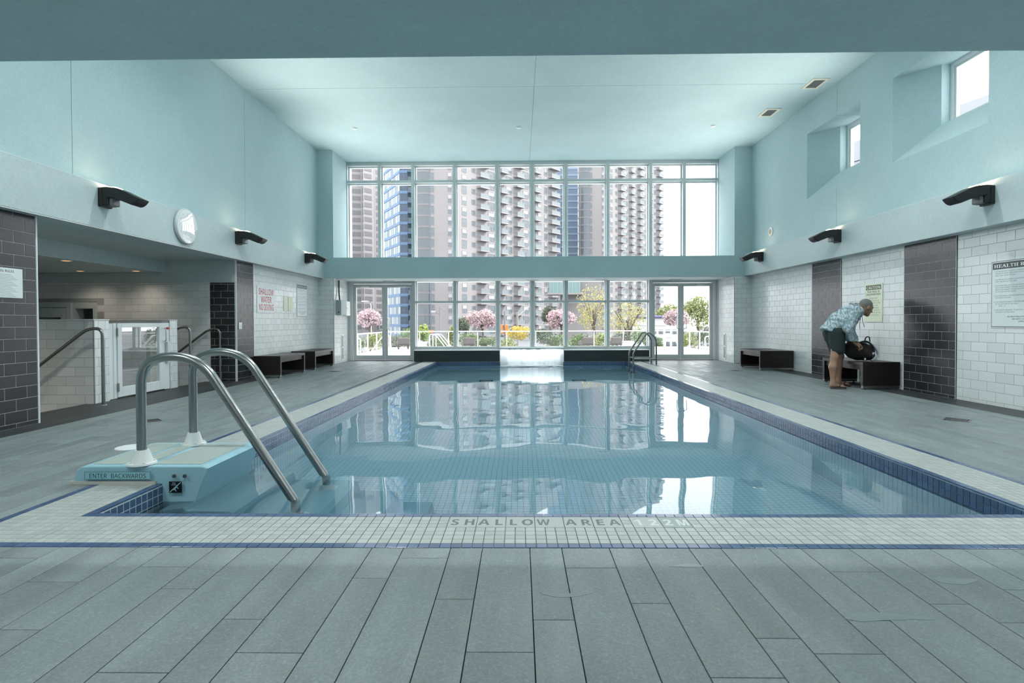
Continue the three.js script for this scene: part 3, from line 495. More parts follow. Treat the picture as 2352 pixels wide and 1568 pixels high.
// ================================================================ STAIR RECESS ON THE LEFT
const LOWY = -0.72, XIN = -5.73, ZS0 = -5.78, ZS1 = -7.16, ZR = -9.9, XB = -9.7;
{
  const room = struct('wall_recess', 'plaster and tile walls of the stair recess behind the deck', 'wall', join([bx(XB - 0.2, XB, LOWY - 0.2, 2.3, ZR - 0.2, -4.4), bx(XB, XL - 0.3, LOWY - 0.2, 2.3, -4.6, -4.4), bx(XB, -9.3, LOWY - 0.2, 2.35, ZR - 0.2, ZR), bx(-7.76, XL - 0.02, LOWY - 0.2, 2.35, ZR - 0.2, ZR), bx(-9.3, -7.76, 1.44, 2.35, ZR - 0.2, ZR), bx(-8.2, -8.13, LOWY - 0.2, 1.439, ZR - 0.2, ZR), bx(-8.13, -7.76, 1.356, 1.439, ZR - 0.2, ZR), bx(XB, -7.0, LOWY - 0.2, 1.9, -13.4, -13.2), bx(XB - 0.2, XB, LOWY - 0.2, 1.9, -13.4, ZR - 0.2), bx(-7.2, -7.0, LOWY - 0.2, 1.9, -13.2, ZR - 0.2), bx(XB - 0.2, -7.0, 1.9, 2.1, -13.4, ZR - 0.2), bx(XB - 0.2, -7.0, LOWY - 0.2, LOWY, -13.4, ZR - 0.2)]), M.pale);
  mesh('grout_bed', [bx(XB, -8.9, LOWY, 1.8, ZR, ZR + 0.0088), bx(-7.7, XL, LOWY, 1.8, ZR, ZR + 0.0088), bx(-8.9, -7.7, 1.46, 1.8, ZR, ZR + 0.0088)], M.grout, room);
  const l = [];
  bond(XB, -5.63, LOWY, 1.8, TW, TH, XB, VY, J, (u, v, w, h) => { if (u + w / 2 > -8.95 && u - w / 2 < -7.72 && v - h / 2 < 1.45) return; l.push({ c: [u, v, ZR + 0.003], w, h, dir: '+z', mat: pick(whiteTiles) }); });
  layTiles(room, 'tile', l, 0.008, 300);
  const k = []; bond(-5.625, XL - 0.005, 0, 1.8, TW, TH, -5.625 - 0.05, VY, J, (u, v, w, h) => k.push({ c: [u, v, ZR + 0.004], w, h, dir: '+z', mat: pick(darkTiles) }));
  mesh('dark_grout_bed', bx(-5.63, XL, 0, 1.8, ZR, ZR + 0.0108), M.groutDark, room);
  layTiles(room, 'dark_tile', k, 0.009, 300);
  // ceilings
  struct('ceiling_recess', 'stepped plaster ceiling with downlights in the stair recess', 'ceiling', join([bx(-6.46, XL + 0.01, FB + 0.005, FB + 0.2, ZR - 0.2, -4.4), bx(XB, -6.45, 1.98, 2.4, ZR - 0.2, -4.4)]), M.pale);
  // lower floor and stairs
  const low = [bx(XB, XIN, LOWY - 0.2, LOWY, ZR, -4.4)];
  struct('floor_lower', 'dark slate floor at the foot of the recess stairs', 'floor', join(low), darkSlates[0]);
  for (const [za, zb, lab] of [[ZS1 + 0.02, ZS0 - 0.01, 'dark slate stairs going down beside the charcoal pier'], [ZR + 0.02, -9.02, 'dark slate stairs going down beside the white gate post']]) {
    const st = thing('stairs', lab, 'stairs');
    for (let i = 0; i < 3; i++) mesh('step', rbx(XIN - 0.3 * (i + 1), XIN - 0.3 * i + 0.02, LOWY, -0.18 * (i + 1), za, zb, 0.006, 1), darkSlates[1], st);
    mesh('riser', bx(XIN - 0.002, XIN + 0.02, LOWY, -0.012, za, zb), darkSlates[1], st);
  }
  // low white tiled walls either side of the lift gate
  for (const [n, za, zb, x1, lab] of [[0, -7.42, ZS1, -5.625, 'low white tiled wall beside the near stair rail'], [1, -9.0, -8.8, -5.68, 'low white tiled wall at the latch side of the gate']]) {
    const w = struct('wall_low_' + (n + 1), lab, 'wall', bx(-8.2, x1 + 0.0058, LOWY, 1.1, za, zb + 0.0058), M.grout), q = [];
    bond(-8.2, x1, LOWY, 1.1, TW, TH, x1 - 5 * TW, 1.1 - 20 * TH, J, (u, v, ww, h) => { q.push({ c: [u, v, zb], w: ww, h, dir: '+z', mat: pick(whiteTiles) }); });
    bond(-zb, -za, 0, 1.1, 0.13, TH, -zb - (n ? 0.03 : 0), 1.1 - 20 * TH, J, (u, v, ww, h) => q.push({ c: [x1, v, -u], w: ww, h, dir: '+x', mat: pick(whiteTiles) }));
    layTiles(w, 'tile', q, 0.008, 300);
    mesh('cap', rbx(-8.2, x1 + 0.014, 1.1, 1.118, za - 0.01, zb + 0.014, 0.004, 1), M.trimWhite, w);
    mesh('corner_trim', bx(x1 - 0.004, x1 + 0.01, 0, 1.1, zb - 0.002, zb + 0.011), M.grout, w);
  }
  // lift gate
  const X = -5.68, g = thing('lift_gate', 'white framed glass gate of the platform lift between tiled posts', 'gate');
  mesh('side_panel', bx(X - 0.04, X + 0.004, 0.006, 1.06, -7.565, -7.435), M.white, g);
  mesh('post', rbx(X - 0.05, X + 0.01, 0.006, 1.066, -7.63, -7.567, 0.004, 1), M.white, g); mesh('post', rbx(X - 0.05, X + 0.01, 0.006, 1.066, -8.785, -8.66, 0.004, 1), M.white, g);
  const leaf = mesh('leaf', [rbx(X - 0.03, X + 0.02, 0.02, 1.065, -7.72, -7.634, 0.004, 1), rbx(X - 0.03, X + 0.02, 0.02, 1.065, -8.655, -8.53, 0.004, 1), rbx(X - 0.03, X + 0.02, 1.005, 1.065, -8.53, -7.72, 0.004, 1), rbx(X - 0.03, X + 0.02, 0.02, 0.155, -8.53, -7.72, 0.004, 1)], M.white, g);
  mesh('pane', new THREE.PlaneGeometry(0.82, 0.86).rotateY(Math.PI / 2).translate(X, 0.58, -8.12), phys({ color: 0xffffff, roughness: 0, transmission: 0.85, thickness: 0, ior: 2.5 }), leaf);
  for (const y of [0.16, 0.94]) mesh('hinge', rbx(X + 0.015, X + 0.035, y - 0.06, y + 0.06, -7.645, -7.62, 0.004, 1), M.steelDark, leaf);
  mesh('pull_handle', bendTube([[X + 0.02, 0.98, -8.6], [X + 0.08, 0.98, -8.6], [X + 0.08, 0.78, -8.6], [X + 0.02, 0.78, -8.6]], 0.03, 0.01, 10), M.chrome, leaf);
  mesh('lock_box', rbx(X + 0.01, X + 0.06, 0.43, 0.77, -8.74, -8.67, 0.008, 1), M.frame, g);
  mesh('call_button', cyl(0.018, 0.018, 0.03, 0, 0, 0, 14).rotateZ(Math.PI / 2).translate(X + 0.03, 0.98, -8.72), std({ color: C(0.5, 0.02, 0.02), roughness: 0.4 }), g);
  mesh('lift_floor', bx(-7.0, X - 0.06, -0.06, -0.012, -8.78, -7.44), M.grey, g);
  mesh('rear_column', bx(-5.78, -5.72, 0.15, 1.0, -8.53, -8.4), std({ color: C(0.2, 0.22, 0.17), roughness: 0.5 }), g);
  // stair rails
  for (const [z, y, x, lab] of [[-7.02, 1.0, -5.4, 'steel stair handrail in front of the low tiled wall'], [-9.2, 1.0, -5.58, 'steel stair handrail beside the gate post'], [-9.82, 0.96, -5.415, 'steel stair handrail along the black tiles']]) {
    const r = thing('stair_handrail', lab, 'handrail', [0, 0, 0], 0, 'steel rails of the recess stairs');
    mesh('rail', bendTube([[x, 0, z], [x, y, z], [x - 0.2, y - 0.01, z], [x - 1.75, y - 1.16, z]], [0.1, 0.09], 0.021, 14), M.steel, r);
    mesh('lower_post', bendTube([[x - 1.6, LOWY, z], [x - 1.6, y - 1.3, z], [x - 1.6, y - 1.06, z]], 0.02, 0.02, 10), M.steel, r);
    mesh('flange', cyl(0.035, 0.037, 0.01, x, 0.005, z, 16), M.steel, r);
  }
  // door and dark opening on the lower level
  const d = struct('door_3', 'pale door and frame on the lower level of the recess', 'door', join([bx(-9.22, -8.245, 1.36, 1.44, ZR, ZR + 0.04), bx(-8.245, -8.165, LOWY, 1.44, ZR, ZR + 0.04), bx(-9.3, -9.22, LOWY, 1.44, ZR, ZR + 0.04)]), M.pale);
  const dl = mesh('leaf', [bx(-9.21, -9.1, LOWY, 1.35, ZR + 0.005, ZR + 0.03), bx(-8.36, -8.255, LOWY, 1.35, ZR + 0.005, ZR + 0.03), bx(-9.1, -8.36, 1.18, 1.35, ZR + 0.005, ZR + 0.03), bx(-9.1, -8.36, LOWY, -0.4, ZR + 0.005, ZR + 0.03)], M.pale, d);
  mesh('pane', new THREE.PlaneGeometry(0.76, 1.62).translate(-8.73, 0.4, ZR + 0.015), M.glass, dl);
  struct('door_4', 'open doorway to an unlit passage beside the pale door', 'doorway', join([bx(-8.129, -8.11, LOWY, 1.354, ZR - 0.19, ZR + 0.012), bx(-7.78, -7.761, LOWY, 1.354, ZR - 0.19, ZR + 0.012), bx(-8.11, -7.78, 1.335, 1.354, ZR - 0.19, ZR + 0.012)]), M.frame);
  // downlights; the last two are added out of view to brighten the low wall
  [[-6.58, -7.88], [-7.64, -9.44], [-6.69, -9.49], [-6.9, -5.5], [-8.2, -6.0]].forEach(([x, z], i) => {
    const dn = thing('recessed_downlight', ['warm recessed downlight over the lift gate', 'warm recessed downlight above the dark doorway', 'warm recessed downlight near the ceiling step by the far tiles', 'added fill light hidden over the near recess stairs', 'added fill light hidden over the lower recess floor'][i], 'downlight', [x, 1.98, z], 0, 'downlights in the stair recess');
    mesh('trim_ring', new THREE.TorusGeometry(0.065, 0.012, 8, 24).rotateX(Math.PI / 2), M.trimWhite, dn);
    mesh('lamp_lens', cyl(0.055, 0.055, 0.008, 0, -0.004, 0, 20), std({ color: C(0.9, 0.6, 0.4), emissive: C(1.0, 0.42, 0.16), emissiveIntensity: 2.2 }), dn);
    const s = new THREE.SpotLight(C(1, 0.86, 0.7), i < 3 ? 1.2 : 7, 0, 1.2, 0.9, 2); s.position.set(x, 1.96, z); s.target.position.set(x, 0, z); s.shadow.radius = 2; scene.add(s, s.target);
  });
}

// ================================================================ FITTINGS AND FURNITURE
// ---- wall lights on the frieze
const LAMPW = 27, DECKFILLW = 11.5, HIGHFILLW = 23;  // last two: strengths of the added ceiling fill lights
function sconce(side, z, label) {
  const x = side < 0 ? FXL : FXR, t = thing('wall_uplight', label, 'wall light', [x, 2.565, z], side < 0 ? 0 : Math.PI, side < 0 ? 'black uplights on the left frieze' : 'black uplights on the right frieze');
  mesh('mount', [rbx(0, 0.05, -0.115, 0.11, -0.09, 0.09, 0.012), rbx(0.03, 0.12, -0.1, 0.09, -0.08, 0.08, 0.015)], M.black, t);
  mesh('sensor_cover', rbx(0.11, 0.165, -0.1, -0.005, -0.06, 0.06, 0.012), std({ color: C(0.16, 0.16, 0.17), roughness: 0.35 }), t);
  mesh('knuckle', [cyl(0.022, 0.022, 0.13, 0, 0, 0, 12).rotateX(Math.PI / 2).translate(0.16, 0.02, 0), cyl(0.012, 0.012, 0.17, 0, 0, 0, 8).rotateX(Math.PI / 2).translate(0.195, 0.012, 0)], M.darkGrey, t);
  const s = new THREE.Shape(); s.moveTo(0.05, 0.105); s.quadraticCurveTo(0.2, 0.11, 0.27, 0.078); s.lineTo(0.49, -0.028); s.quadraticCurveTo(0.45, -0.088, 0.4, -0.092); s.lineTo(0.2, -0.012); s.lineTo(0.1, 0.0); s.closePath();
  const g = new THREE.ExtrudeGeometry(s, { depth: 0.16, bevelEnabled: true, bevelSize: 0.008, bevelThickness: 0.012, bevelSegments: 2, curveSegments: 8 }).translate(0, 0, -0.08);
  mesh('hood', g, M.black, t);
  mesh('lamp_lens', rbx(0.07, 0.2, 0.112, 0.119, -0.06, 0.06, 0.003, 1), std({ color: C(0.9, 0.8, 0.65), emissive: C(1, 0.76, 0.52), emissiveIntensity: 22 }), t);
  const d = side < 0 ? 1 : -1, L = new THREE.SpotLight(C(1, 0.94, 0.88), LAMPW, 0, 0.95, 1, 2);
  L.position.set(x + d * 0.2, 2.70, z); L.target.position.set(x + d * 2.3, 5.5, z + 0.1); L.shadow.radius = 3; scene.add(L, L.target);
}
[-3.9, -6.54, -9.67, -12.79].forEach((z, i) => { if (i) sconce(-1, z, ['', 'black wall uplight on the frieze between the charcoal pier and the round clock', 'black wall uplight on the frieze above the stair opening, past the round clock', 'black wall uplight on the left frieze beside the far pier'][i]); });
[-6.74, -9.87, -12.97].forEach((z, i) => sconce(1, z, ['black wall uplight on the frieze below the near niche window', 'black wall uplight on the frieze below the far niche window', 'black wall uplight on the right frieze below the round alarm'][i]));
// ---- added fill lights out of view in the low ceiling, brightening the near deck
for (const [di, [x, z]] of [[-3.386, -1.6], [-1.148, -1.6], [2.405, -1.6], [4.585, -1.6], [-3.68, 0.9], [-1.248, 0.9], [2.61, 0.9], [4.98, 0.9]].entries()) {  // spaced so the mullions hide their reflections in the panes
  const t = thing('deck_fill_light', 'added low ceiling fill light, ' + ['first', 'second', 'third', 'fourth'][di % 4] + ' from the clock wall, row ' + (di < 4 ? 'nearer the pool' : 'nearer the rear wall'), 'downlight', [x, YB, z], 0, 'added fill lights in the low ceiling');
  mesh('trim_ring', new THREE.TorusGeometry(0.085, 0.014, 8, 24).rotateX(Math.PI / 2), M.trimWhite, t);
  mesh('lamp_lens', cyl(0.075, 0.075, 0.008, 0, -0.004, 0, 20), std({ color: C(0.8, 0.8, 0.8), emissive: C(1, 1, 0.98), emissiveIntensity: 3 }), t);
  const L = new THREE.SpotLight(C(0.95, 1, 1), DECKFILLW, 0, 1.35, 1, 2); L.position.set(x, YB - 0.02, z); L.target.position.set(x, 0, z - 0.4); L.shadow.radius = 4; scene.add(L, L.target);
}
for (const [hi, [x, z]] of [[-3.03, -4.6], [0.586, -4.6], [4.11, -4.6], [-2.7, -7.4], [0.522, -7.4], [3.66, -7.4]].entries()) {  // added fill lights out of view, lined up behind mullions to hide reflections
  const t = thing('high_fill_light', 'added high ceiling fill light, ' + ['first', 'second', 'third'][hi % 3] + ' from the clock wall, row ' + (hi < 3 ? 'beside the low ceiling' : 'over the middle of the pool'), 'downlight', [x, YC, z], 0, 'added fill lights in the high ceiling');
  mesh('trim_ring', new THREE.TorusGeometry(0.085, 0.014, 8, 24).rotateX(Math.PI / 2), M.trimWhite, t);
  mesh('lamp_lens', cyl(0.075, 0.075, 0.008, 0, -0.004, 0, 20), std({ color: C(0.8, 0.8, 0.8), emissive: C(1, 1, 0.98), emissiveIntensity: 3 }), t);
  const L = new THREE.SpotLight(C(0.95, 1, 1), HIGHFILLW, 0, 1.4, 1, 2); L.position.set(x, YC - 0.02, z); L.target.position.set(x, 0, z - 0.2); L.shadow.radius = 2; scene.add(L, L.target);
}
// ---- ceiling fittings
for (const [x, z, lab] of [[5.551, -10.34, 'square ceiling air vent at the joint near the right wall'], [5.333, -11.74, 'square ceiling air vent farther along towards the windows']]) {
  const t = thing('ceiling_vent', lab, 'vent', [x - 0.05, YC, z], 0, 'ceiling air vents');
  mesh('frame', [bx(-0.15, 0.15, -0.014, 0.002, -0.22, -0.17), bx(-0.15, 0.15, -0.014, 0.002, 0.17, 0.22), bx(-0.15, -0.1, -0.014, 0.002, -0.17, 0.17), bx(0.1, 0.15, -0.014, 0.002, -0.17, 0.17)], std({ color: C(0.72, 0.72, 0.6), roughness: 0.5 }), t);
  mesh('backing', bx(-0.1, 0.1, -0.003, 0.001, -0.17, 0.17), M.darkGrey, t);
  for (let i = 0; i < 8; i++) mesh('slat', bx(-0.1, 0.1, -0.012, -0.004, -0.16 + i * 0.043, -0.145 + i * 0.043), M.grey, t);
}
for (const [x, z, lab] of [[-3.728, -12.45, 'small white ceiling downlight on the clock side of the high ceiling'], [-0.016, -12.49, 'small white ceiling downlight in the middle of the high ceiling'], [4.368, -12.49, 'small white ceiling downlight on the niche window side of the high ceiling']]) {
  const t = thing('ceiling_downlight', lab, 'downlight', [x, YC, z], 0, 'small downlights in the high ceiling');
  mesh('trim_ring', new THREE.TorusGeometry(0.05, 0.012, 8, 20).rotateX(Math.PI / 2).translate(0, -0.004, 0), M.white, t); mesh('baffle', cyl(0.03, 0.048, 0.03, 0, -0.012, 0, 16), M.white, t);
}
// ---- wall clock
{
  const t = thing('wall_clock', 'round white clock with a glossy domed glass on the left frieze', 'clock', [FXL, 2.503, -8.13]);
  mesh('case', lathe([[0.0, 0], [0.255, 0], [0.265, 0.02], [0.262, 0.045], [0.245, 0.05], [0.0, 0.05]], 48).rotateZ(-Math.PI / 2), M.frame, t);
  const face = canvasTex(512, 512, (g, w) => { g.fillStyle = '#eef1f1'; g.fillRect(0, 0, w, w); g.fillStyle = '#c3cacb'; g.strokeStyle = '#c3cacb'; g.font = 'bold 40px sans-serif'; g.textAlign = 'center'; g.textBaseline = 'middle'; for (let i = 1; i <= 12; i++) g.fillText(String(i), 256 + 195 * Math.sin(i * Math.PI / 6), 256 - 195 * Math.cos(i * Math.PI / 6)); g.lineWidth = 9; g.beginPath(); g.moveTo(256, 256); g.lineTo(330, 170); g.moveTo(256, 256); g.lineTo(190, 400); g.stroke(); });
  mesh('dial', new THREE.CircleGeometry(0.24, 48).rotateY(Math.PI / 2).translate(0.051, 0, 0), std({ map: face, roughness: 0.5 }), t);
  const gl = lathe([[0.0, 0.085], [0.06, 0.083], [0.12, 0.077], [0.18, 0.068], [0.22, 0.06], [0.247, 0.051]], 48).rotateZ(-Math.PI / 2); mesh('glass', gl, phys({ color: 0xffffff, roughness: 0.02, transmission: 1, thickness: 0, ior: 2.2 }), t);
}
// ---- notices
function notice(name, label, category, x, y0, y1, z0, z1, side, draw, pxw, edge = M.trimWhite, group) {
  const w = Math.abs(z1 - z0), h = y1 - y0, t = thing(name, label, category, [x, (y0 + y1) / 2, (z0 + z1) / 2], side < 0 ? Math.PI / 2 : -Math.PI / 2, group);
  mesh('board', rbx(-w / 2, w / 2, -h / 2, h / 2, 0, 0.008, 0.002, 1), edge, t);
  mesh('print', new THREE.PlaneGeometry(w - 0.008, h - 0.008).translate(0, 0, 0.0088), std({ map: canvasTex(pxw, Math.round(pxw * h / w), draw), roughness: 0.35 }), t); return t;
}
const lines = (g, list, x, y, dy, font, align = 'left', col = '#4c5456') => { g.font = font; g.textAlign = align; g.fillStyle = col; list.forEach((s, i) => g.fillText(s, x, y + i * dy)); };
const WX = XL + 0.0095, EX = XR - 0.0095;
notice('warning_sign', 'white sign in red capitals about shallow water on the white tiles', 'sign', WX, 1.258, 1.805, -10.69, -11.48, -1, (g, w, h) => {
  g.fillStyle = '#e6eaeb'; g.fillRect(0, 0, w, h); g.strokeStyle = '#d2b3b5'; g.lineWidth = 4; g.strokeRect(14, 14, w - 28, h - 28);
  g.fillStyle = '#b3202c'; g.textAlign = 'center'; g.textBaseline = 'middle'; g.font = 'bold 110px sans-serif';
  [['SHALLOW', 0.21], ['WATER', 0.5], ['NO DIVING', 0.79]].forEach(([s, f]) => { const m = g.measureText(s).width, want = w * (s === 'WATER' ? 0.6 : 0.84); g.save(); g.translate(w / 2, h * f); g.scale(want / m, 1.0 + h / 500 * 0.35); g.fillText(s, 0, 0); g.restore(); });
}, 640);
for (const [a, b, lab] of [[-11.91, -12.12, 'pale yellow paper sheet next to the red sign'], [-12.15, -12.4, 'pale yellow paper sheet nearer the regulations board']]) notice('paper_notice', lab, 'paper', WX, 1.32, 1.63, a, b, -1, (g, w, h) => { g.fillStyle = '#dfe2c6'; g.fillRect(0, 0, w, h); g.fillStyle = '#c2c6ac'; for (let i = 0; i < 12; i++) g.fillRect(18, 24 + i * 22, w * (0.5 + 0.35 * ((i * 7) % 5) / 5), 4); }, 200, std({ color: C(0.7, 0.72, 0.5), roughness: 0.6 }), 'paper sheets on the white tiles');
const regs = ['1. NO PERSON INFECTED WITH A COMMUNICABLE', '   DISEASE OR HAVING OPEN SORES ON HIS', '   BODY SHALL ENTER THE POOL.', '', '2. NO PERSON SHALL BRING A GLASS CONTAINER', '   ONTO THE DECK OR POOL AREA.', '', '3. NO PERSON SHALL POLLUTE THE WATER IN THE', '   POOL IN ANY MANNER. SPITTING, SPOUTING OF', '   WATER AND BLOWING THE NOSE IN THE POOL OR', '   ON THE DECK ARE PROHIBITED.', '', '4. NO PERSON SHALL ENGAGE IN BOISTEROUS PLAY', '   IN OR ABOUT THE POOL.', '', '5. THE MAXIMUM NUMBER OF BATHERS PERMITTED', '   ON THE DECK AND IN THE POOLS:', '             POOL - 15', '', '6. THE NEAREST EMERGENCY TELEPHONE IS', '   LOCATED AT THE POOL DECK.'];
function healthBoard(g, w, h) {
  g.fillStyle = '#dfe7e8'; g.fillRect(0, 0, w, h); g.strokeStyle = '#2a2f31'; g.lineWidth = 6; g.strokeRect(8, 8, w - 16, h - 16);
  g.fillStyle = '#33383a'; g.fillRect(20, 20, w - 40, h * 0.1); g.fillStyle = '#eef2f2'; g.font = 'bold ' + Math.round(h * 0.066) + 'px serif'; g.textAlign = 'center'; g.textBaseline = 'middle'; const m = g.measureText('HEALTH REGULATIONS').width; g.save(); g.translate(w / 2, 20 + h * 0.052); g.scale((w - 70) / m, 1); g.fillText('HEALTH REGULATIONS', 0, 0); g.restore();
  g.textBaseline = 'alphabetic'; lines(g, regs, 40, h * 0.17, h * 0.0305, Math.round(h * 0.0245) + 'px sans-serif');
  lines(g, ['THE ABOVE REGULATIONS ARE FOR YOUR PROTECTION', 'AND SAFETY, PLEASE OBEY THEM AND THE', 'LIFEGUARD AT ALL TIMES.'], w / 2, h * 0.85, h * 0.035, 'bold ' + Math.round(h * 0.026) + 'px sans-serif', 'center', '#3a4042');
}
notice('health_notice', 'white health regulations board beside the far left pier', 'notice', WX, 1.2, 1.97, -12.62, -13.24, -1, healthBoard, 560);
notice('health_notice', 'large white health regulations board past the charcoal column', 'notice', EX, 0.97, 1.79, -5.9, -6.92, 1, healthBoard, 900);
notice('caution_sign', 'cream caution sign about an unsupervised pool above the bench', 'sign', EX, 1.04, 1.672, -8.96, -9.42, 1, (g, w, h) => {
  g.fillStyle = '#dfe6cb'; g.fillRect(0, 0, w, h); g.textAlign = 'center'; g.textBaseline = 'middle';
  g.fillStyle = '#151a1b'; g.fillRect(w * 0.07, h * 0.03, w * 0.86, h * 0.12); g.fillStyle = '#dfe6cb'; g.font = 'bold ' + Math.round(h * 0.105) + 'px sans-serif'; let m = g.measureText('CAUTION').width; g.save(); g.translate(w / 2, h * 0.093); g.scale(w * 0.8 / m, 1); g.fillText('CAUTION', 0, 0); g.restore();
  g.fillStyle = '#191f20'; for (const [s, f] of [['THIS POOL IS', 0.205], ['UNSUPERVISED', 0.275]]) { g.font = 'bold ' + Math.round(h * 0.068) + 'px sans-serif'; m = g.measureText(s).width; g.save(); g.translate(w / 2, h * f); g.scale(w * (s.length > 12 ? 0.84 : 0.82) / m * (s[0] === 'T' ? 0.86 : 1), 1); g.fillText(s, 0, 0); g.restore(); }
  g.fillStyle = '#5b635c'; ['BATHERS UNDER', 'TWELVE YEARS OF AGE', 'ARE NOT ALLOWED WITHIN', 'POOL ENCLOSURE', 'UNLESS ACCOMPANIED', 'BY A PARENT OR HIS/HER', 'AGENT WHO IS NOT LESS THAN', 'SIXTEEN YEARS OF AGE.'].forEach((s, i) => { g.font = Math.round(h * 0.05) + 'px sans-serif'; m = g.measureText(s).width; g.save(); g.translate(w / 2, h * (0.38 + i * 0.063)); g.scale(Math.min(1, w * 0.9 / m) * 0.9, 1); g.fillText(s, 0, 0); g.restore(); });
}, 420, std({ color: C(0.7, 0.75, 0.58), roughness: 0.5 }));
notice('rules_notice', 'white pool rules notice on the charcoal pier', 'notice', XL + 0.0285, 1.322, 1.622, -5.03, -5.6, -1, (g, w, h) => {
  g.fillStyle = '#e4eaea'; g.fillRect(0, 0, w, h); g.textAlign = 'center'; g.fillStyle = '#4b5255'; g.font = 'bold 46px sans-serif'; g.fillText('POOL RULES', w * 0.66, 54); g.fillStyle = '#9aa3a5'; for (let i = 0; i < 15; i++) g.fillRect(26, 84 + i * 21, w * (0.78 + 0.16 * ((i * 5) % 4) / 4) - 26, 6);
}, 760);
// ---- switch plate, alarm disc, grilles, panel
{
  const t = thing('switch_plate', 'white two gang switch plate on the charcoal pier', 'switch', [XL + 0.0165, 1.01, -10.03], Math.PI / 2); mesh('plate', rbx(-0.055, 0.055, -0.06, 0.06, 0, 0.01, 0.003, 1), M.white, t); for (const x of [-0.025, 0.025]) mesh('rocker', rbx(x - 0.013, x + 0.013, -0.03, 0.03, 0.008, 0.016, 0.003, 1), M.trimWhite, t);
  const a = thing('alarm_speaker', 'small round cream alarm speaker on the teal right wall', 'alarm', [XR, 3.15, -12.95], -Math.PI / 2); mesh('plate', lathe([[0, 0], [0.11, 0], [0.11, 0.012], [0.07, 0.022], [0, 0.022]], 28).rotateX(Math.PI / 2), M.white, a); mesh('grille', cyl(0.045, 0.06, 0.014, 0, 0, 0, 20).rotateX(Math.PI / 2).translate(0, 0, 0.026), std({ color: C(0.45, 0.36, 0.2), roughness: 0.5 }), a);
  for (const [x, rot, z, lab] of [[PLX + 0.0095, Math.PI / 2, -14.62, 'tall narrow wall grille on the tiled return of the left pier'], [PRX - 0.0095, -Math.PI / 2, -14.62, 'tall narrow wall grille on the tiled return of the right pier']]) {
    const g = thing('wall_grille', lab, 'grille', [x, 0.4, z], rot, 'narrow grilles on the pier returns');
    mesh('frame', [bx(-0.08, -0.05, -0.34, 0.34, 0, 0.012), bx(0.05, 0.08, -0.34, 0.34, 0, 0.012), bx(-0.05, 0.05, 0.31, 0.34, 0, 0.012), bx(-0.05, 0.05, -0.34, -0.31, 0, 0.012), bx(-0.05, 0.05, -0.015, 0.015, 0, 0.012)], M.white, g);
    mesh('mesh_panel', bx(-0.06, 0.06, -0.32, 0.32, 0, 0.004), std({ color: C(0.3, 0.3, 0.26), roughness: 0.6 }), g);
  }
  const p = thing('control_box', 'grey electrical box with a black cable on the tiled return', 'electrical box', [PLX + 0.0095, 1.45, -14.3], 0);
  mesh('case', rbx(0, 0.13, -0.19, 0.2, -0.32, 0.14, 0.006, 1), std({ color: C(0.35, 0.42, 0.42), roughness: 0.45 }), p); mesh('latch', bx(0.05, 0.08, -0.13, -0.1, 0.14, 0.15), M.black, p);
  mesh('cable', tube([[0.03, 0.72, 0.0], [0.03, 0.45, 0.0], [0.04, 0.34, 0.02], [0.06, 0.19, 0.04]], 0.018, 24, 8), M.black, p);
  const q = thing('junction_box', 'small white box beside the grey electrical box', 'electrical box', [PLX + 0.0095, 1.45, -14.85], 0); mesh('case', rbx(0, 0.09, -0.2, 0.19, -0.2, 0.14, 0.006, 1), M.white, q); mesh('lock', cyl(0.012, 0.012, 0.01, 0, 0, 0, 10).rotateZ(Math.PI / 2).translate(0.093, 0, 0.1), M.black, q);
}
// ---- floor drains, skimmer lid
for (const [x, z, lab] of [[-4.03, -5.9, 'square steel floor drain in front of the stair opening'], [4.66, -5.9, 'square steel floor drain beside the health regulations board'], [-4.01, -11.84, 'square steel floor drain in front of the left benches'], [4.62, -11.82, 'square steel floor drain in front of the far right bench']]) {
  const t = thing('floor_drain', lab, 'drain', [x, 0.0, z], Math.PI / 4, 'deck floor drains');
  mesh('frame', [bx(-0.11, 0.11, -0.004, 0.003, -0.11, -0.095), bx(-0.11, 0.11, -0.004, 0.003, 0.095, 0.11), bx(-0.11, -0.095, -0.004, 0.003, -0.095, 0.095), bx(0.095, 0.11, -0.004, 0.003, -0.095, 0.095)], M.steelDark, t);
  mesh('grate', [bx(-0.094, 0.094, -0.004, 0.001, -0.094, 0.094), ...[-0.07, -0.035, 0, 0.035, 0.07].map(k => bx(-0.1, 0.1, 0.0005, 0.0028, k - 0.008, k + 0.008))], M.darkGrey, t);
}
{ const t = thing('skimmer_lid', 'round white skimmer lid in the deck behind the hand rails', 'lid', [-3.337, 0, -4.635]); mesh('cover', lathe([[0, 0.007], [0.1, 0.007], [0.112, 0.004], [0.115, 0]], 40), M.whitePlastic, t); mesh('finger_hole', cyl(0.012, 0.012, 0.002, 0.06, 0.0075, 0, 12), M.darkGrey, t); }
